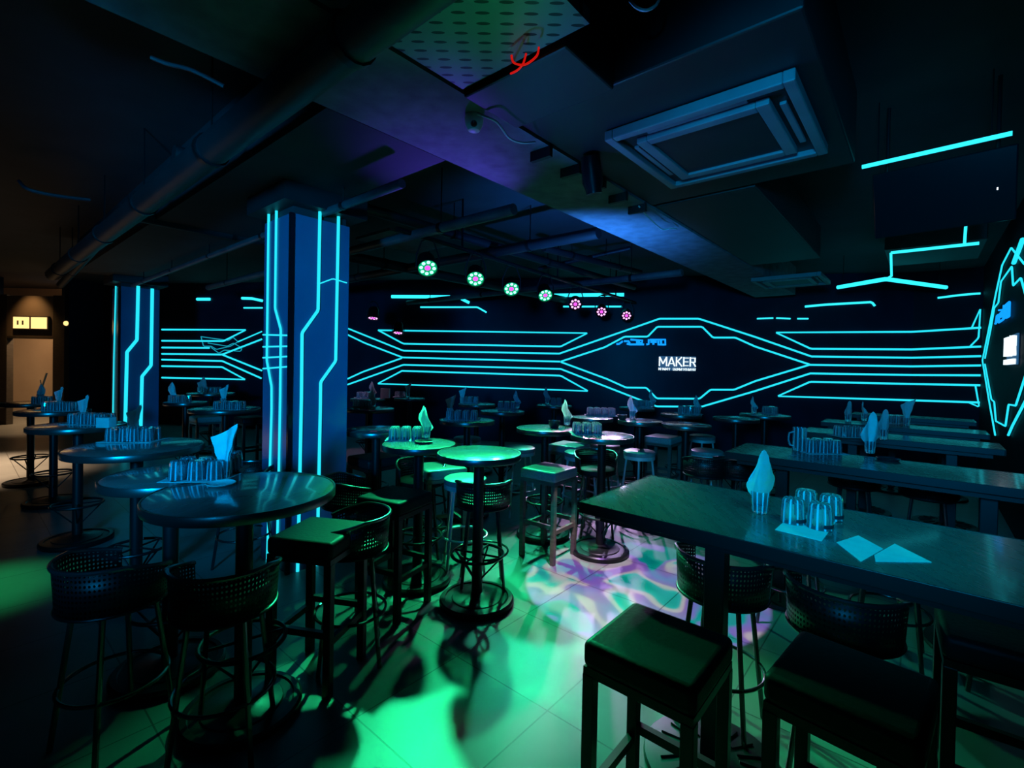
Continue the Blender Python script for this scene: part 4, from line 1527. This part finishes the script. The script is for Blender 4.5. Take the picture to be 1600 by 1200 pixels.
cluster(at(144, 662), 4, 2, ph('LD'), 0.0)
nap(at(129, 659), ph('LD'), 1, 0.0, 1.0)
cluster(at(96, 641), 4, 2, ph('LE'), 0.0)
nap(at(91, 638), ph('LE'), 1, 0.0, 1.0)
cluster(at(66, 631), 2, 2, ph('LF'), 0.0)
nap(at(63, 627), ph('LF'), 2, 0.0, 1.15)
nap(at(271, 628), ph('LG'), 0, 0.0, 1.1)
cluster(at(281, 628), 3, 2, ph('LG'), 0.0)
nap(at(349, 633), ph('LH'), 1, 0.0, 1.1)
cluster(at(359, 639), 4, 2, ph('LH'), 0.0)
nap(at(320, 614), ph('LZ'), 0, 0.0, 1.15)
nap(at(312, 613), 'the farthest table, left of the other', 1, 0.0, 0.9)
cluster(at(332, 613), 3, 2, ph('LZ'), 0.0)
nap(at(1178, 646), ph('RX'), 0, 0.0, 0.95)
cluster(at(1203, 646), 2, 2, ph('RX'), 0.0)

# the nearest long table
for i, (x, y) in enumerate(((1239, 817), (1281, 826), (1259, 802), (1298, 811))):
    p = at(x, y)
    labs = ['front left glass of the four upturned on the nearest long table', 'front right glass of the four upturned on the nearest long table',
            'back left glass of the four upturned on the nearest long table', 'back right glass of the four upturned on the nearest long table']
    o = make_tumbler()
    o.location = (p.x, p.y, TOP + 0.004)
    o.scale = (1.06, 1.06, 1.03)
    tag(o, labs[i], 'glass', 'glasses on the nearest long table')
    m = MB()
    for k in range(5):
        a = -2.45 + k * 0.26 + 0.6
        x_, y_ = 0.0412 * math.cos(a), 0.0412 * math.sin(a)
        x2, y2 = 0.0412 * math.cos(a + 0.26), 0.0412 * math.sin(a + 0.26)
        m.prism([(x_, y_, 0.008), (x2, y2, 0.008), (x2 * 1.012, y2 * 1.012, 0.008), (x_ * 1.012, y_ * 1.012, 0.008)], (0, 0, 0.013))
    m.build('printed_label', 'label_ink', o)


def paper(cs, label, z=0.001):
    P = [onz(x, y, TOP + z) for x, y in cs]
    m = MB().prism(P, (0, 0, 0.0015))
    return tag(m.build('paper_napkin', 'napkin'), label, 'napkin', 'flat paper napkins')


paper([(1211, 828), (1284, 846), (1309, 812), (1243, 799)], 'square paper napkin under the four upturned glasses, nearest long table')
paper([(1307, 848), (1341, 837), (1380, 858), (1345, 878)], 'flat paper napkin lying right of the four glasses')
paper([(1368, 878), (1366, 868), (1398, 850), (1456, 879)], 'folded paper napkin farthest right on the nearest long table')
nap(at(1187, 801), 'the nearest long table', 2, 0.0, 1.08, 'large ')
# the second long table
p = at(1249, 704)
mg = empty('glass_mug', (p.x, p.y, TOP + 0.001))
tag(mg, 'tall glass mug with handle on the second long table', 'mug')
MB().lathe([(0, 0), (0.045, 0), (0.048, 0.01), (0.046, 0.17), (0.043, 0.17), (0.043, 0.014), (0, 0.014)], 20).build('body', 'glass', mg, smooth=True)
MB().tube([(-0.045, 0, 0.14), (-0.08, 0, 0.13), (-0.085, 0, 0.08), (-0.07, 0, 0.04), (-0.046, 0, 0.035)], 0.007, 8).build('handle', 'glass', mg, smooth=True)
cluster(at(1281, 706), 3, 2, 'the second long table, beside the mug', 0.0)
nap(at(1359, 708), 'the second long table, right of the glasses', 2, 0.0, 1.25)
dish = MB().lathe([(0, 0), (0.06, 0), (0.07, 0.012), (0.066, 0.014), (0.055, 0.004), (0, 0.004)], 24).build('dish', 'dark_ceramic', smooth=True)
p = at(1362, 715)
dish.location = (p.x + 0.05, p.y - 0.08, TOP + 0.001)
tag(dish, 'dark shallow dish beside the napkin on the second long table', 'dish')
# third and fourth long tables
cluster(at(1329, 682), 3, 2, 'the third long table', 0.0)
nap(at(1380, 687), 'the third long table, right of the glasses', 2, 0.2, 1.1)
nap(at(1416, 665), 'the fourth long table, beside the blue glasses', 1, 0.0, 1.25)
cluster(at(1397, 661), 3, 2, 'the fourth long table', 0.0)
nap(at(1325, 659), 'the fourth long table, left end', 2, 0.3, 1.0)
nap(at(1350, 658), 'the fourth long table, second from its left end', 0, 0.3, 1.0)
# dark cups and dishes
def cup(px, py, lab, s=1.0):
    o = MB().lathe([(0, 0), (0.035, 0), (0.05, 0.03), (0.052, 0.06), (0.048, 0.06), (0.045, 0.032), (0.03, 0.008), (0, 0.008)], 24).build('cup', 'dark_ceramic', smooth=True)
    p = at(px, py)
    o.location = (p.x, p.y, TOP + 0.001)
    o.scale = (s, s, s)
    tag(o, lab, 'cup', 'dark cups')


cup(866, 668, 'dark round cup left of the white napkin on the half green table', 1.1)
cup(972, 656, 'small dark cup left of the bright green napkin', 1.0)
o = MB().lathe([(0, 0), (0.06, 0), (0.072, 0.014), (0.068, 0.016), (0.055, 0.005), (0, 0.005)], 24).build('dish', 'dark_ceramic', smooth=True)
p = at(662, 692)
o.location = (p.x, p.y, TOP + 0.001)
tag(o, 'dark shallow dish in front of the napkin on the green glass table', 'dish')
paper([(259, 747), (300, 742), (305, 748), (268, 754)], 'flat paper napkin at the left of the large near table glasses')
o = MB().lathe([(0, 0), (0.05, 0), (0.065, 0.01), (0.062, 0.012), (0.05, 0.004), (0, 0.004)], 24).build('saucer', 'white_plastic', smooth=True)
p = at(345, 758)
o.location = (p.x, p.y, TOP + 0.001)
tag(o, 'small pale saucer in front of the napkin on the large near table', 'saucer')
# green box and small white dispenser at the far tables
p = at(602, 622)
o = MB().box((-0.07, -0.04, 0), (0.07, 0.04, 0.16)).build('menu_stand', 'napkin', bevel=0.004)
o.location = (p.x, p.y, TOP + 0.001)
tag(o, 'green-lit card stand beside the pink-lit napkin, far table', 'card stand')
p = at(166, 668)
nb = MB().box((-0.055, -0.04, 0), (0.055, 0.04, 0.085)).build('napkin_box', 'napkin', bevel=0.004)
nb.location = (p.x, p.y, TOP + 0.001)
tag(nb, 'small white napkin box at the right rim of the glass block table', 'box')
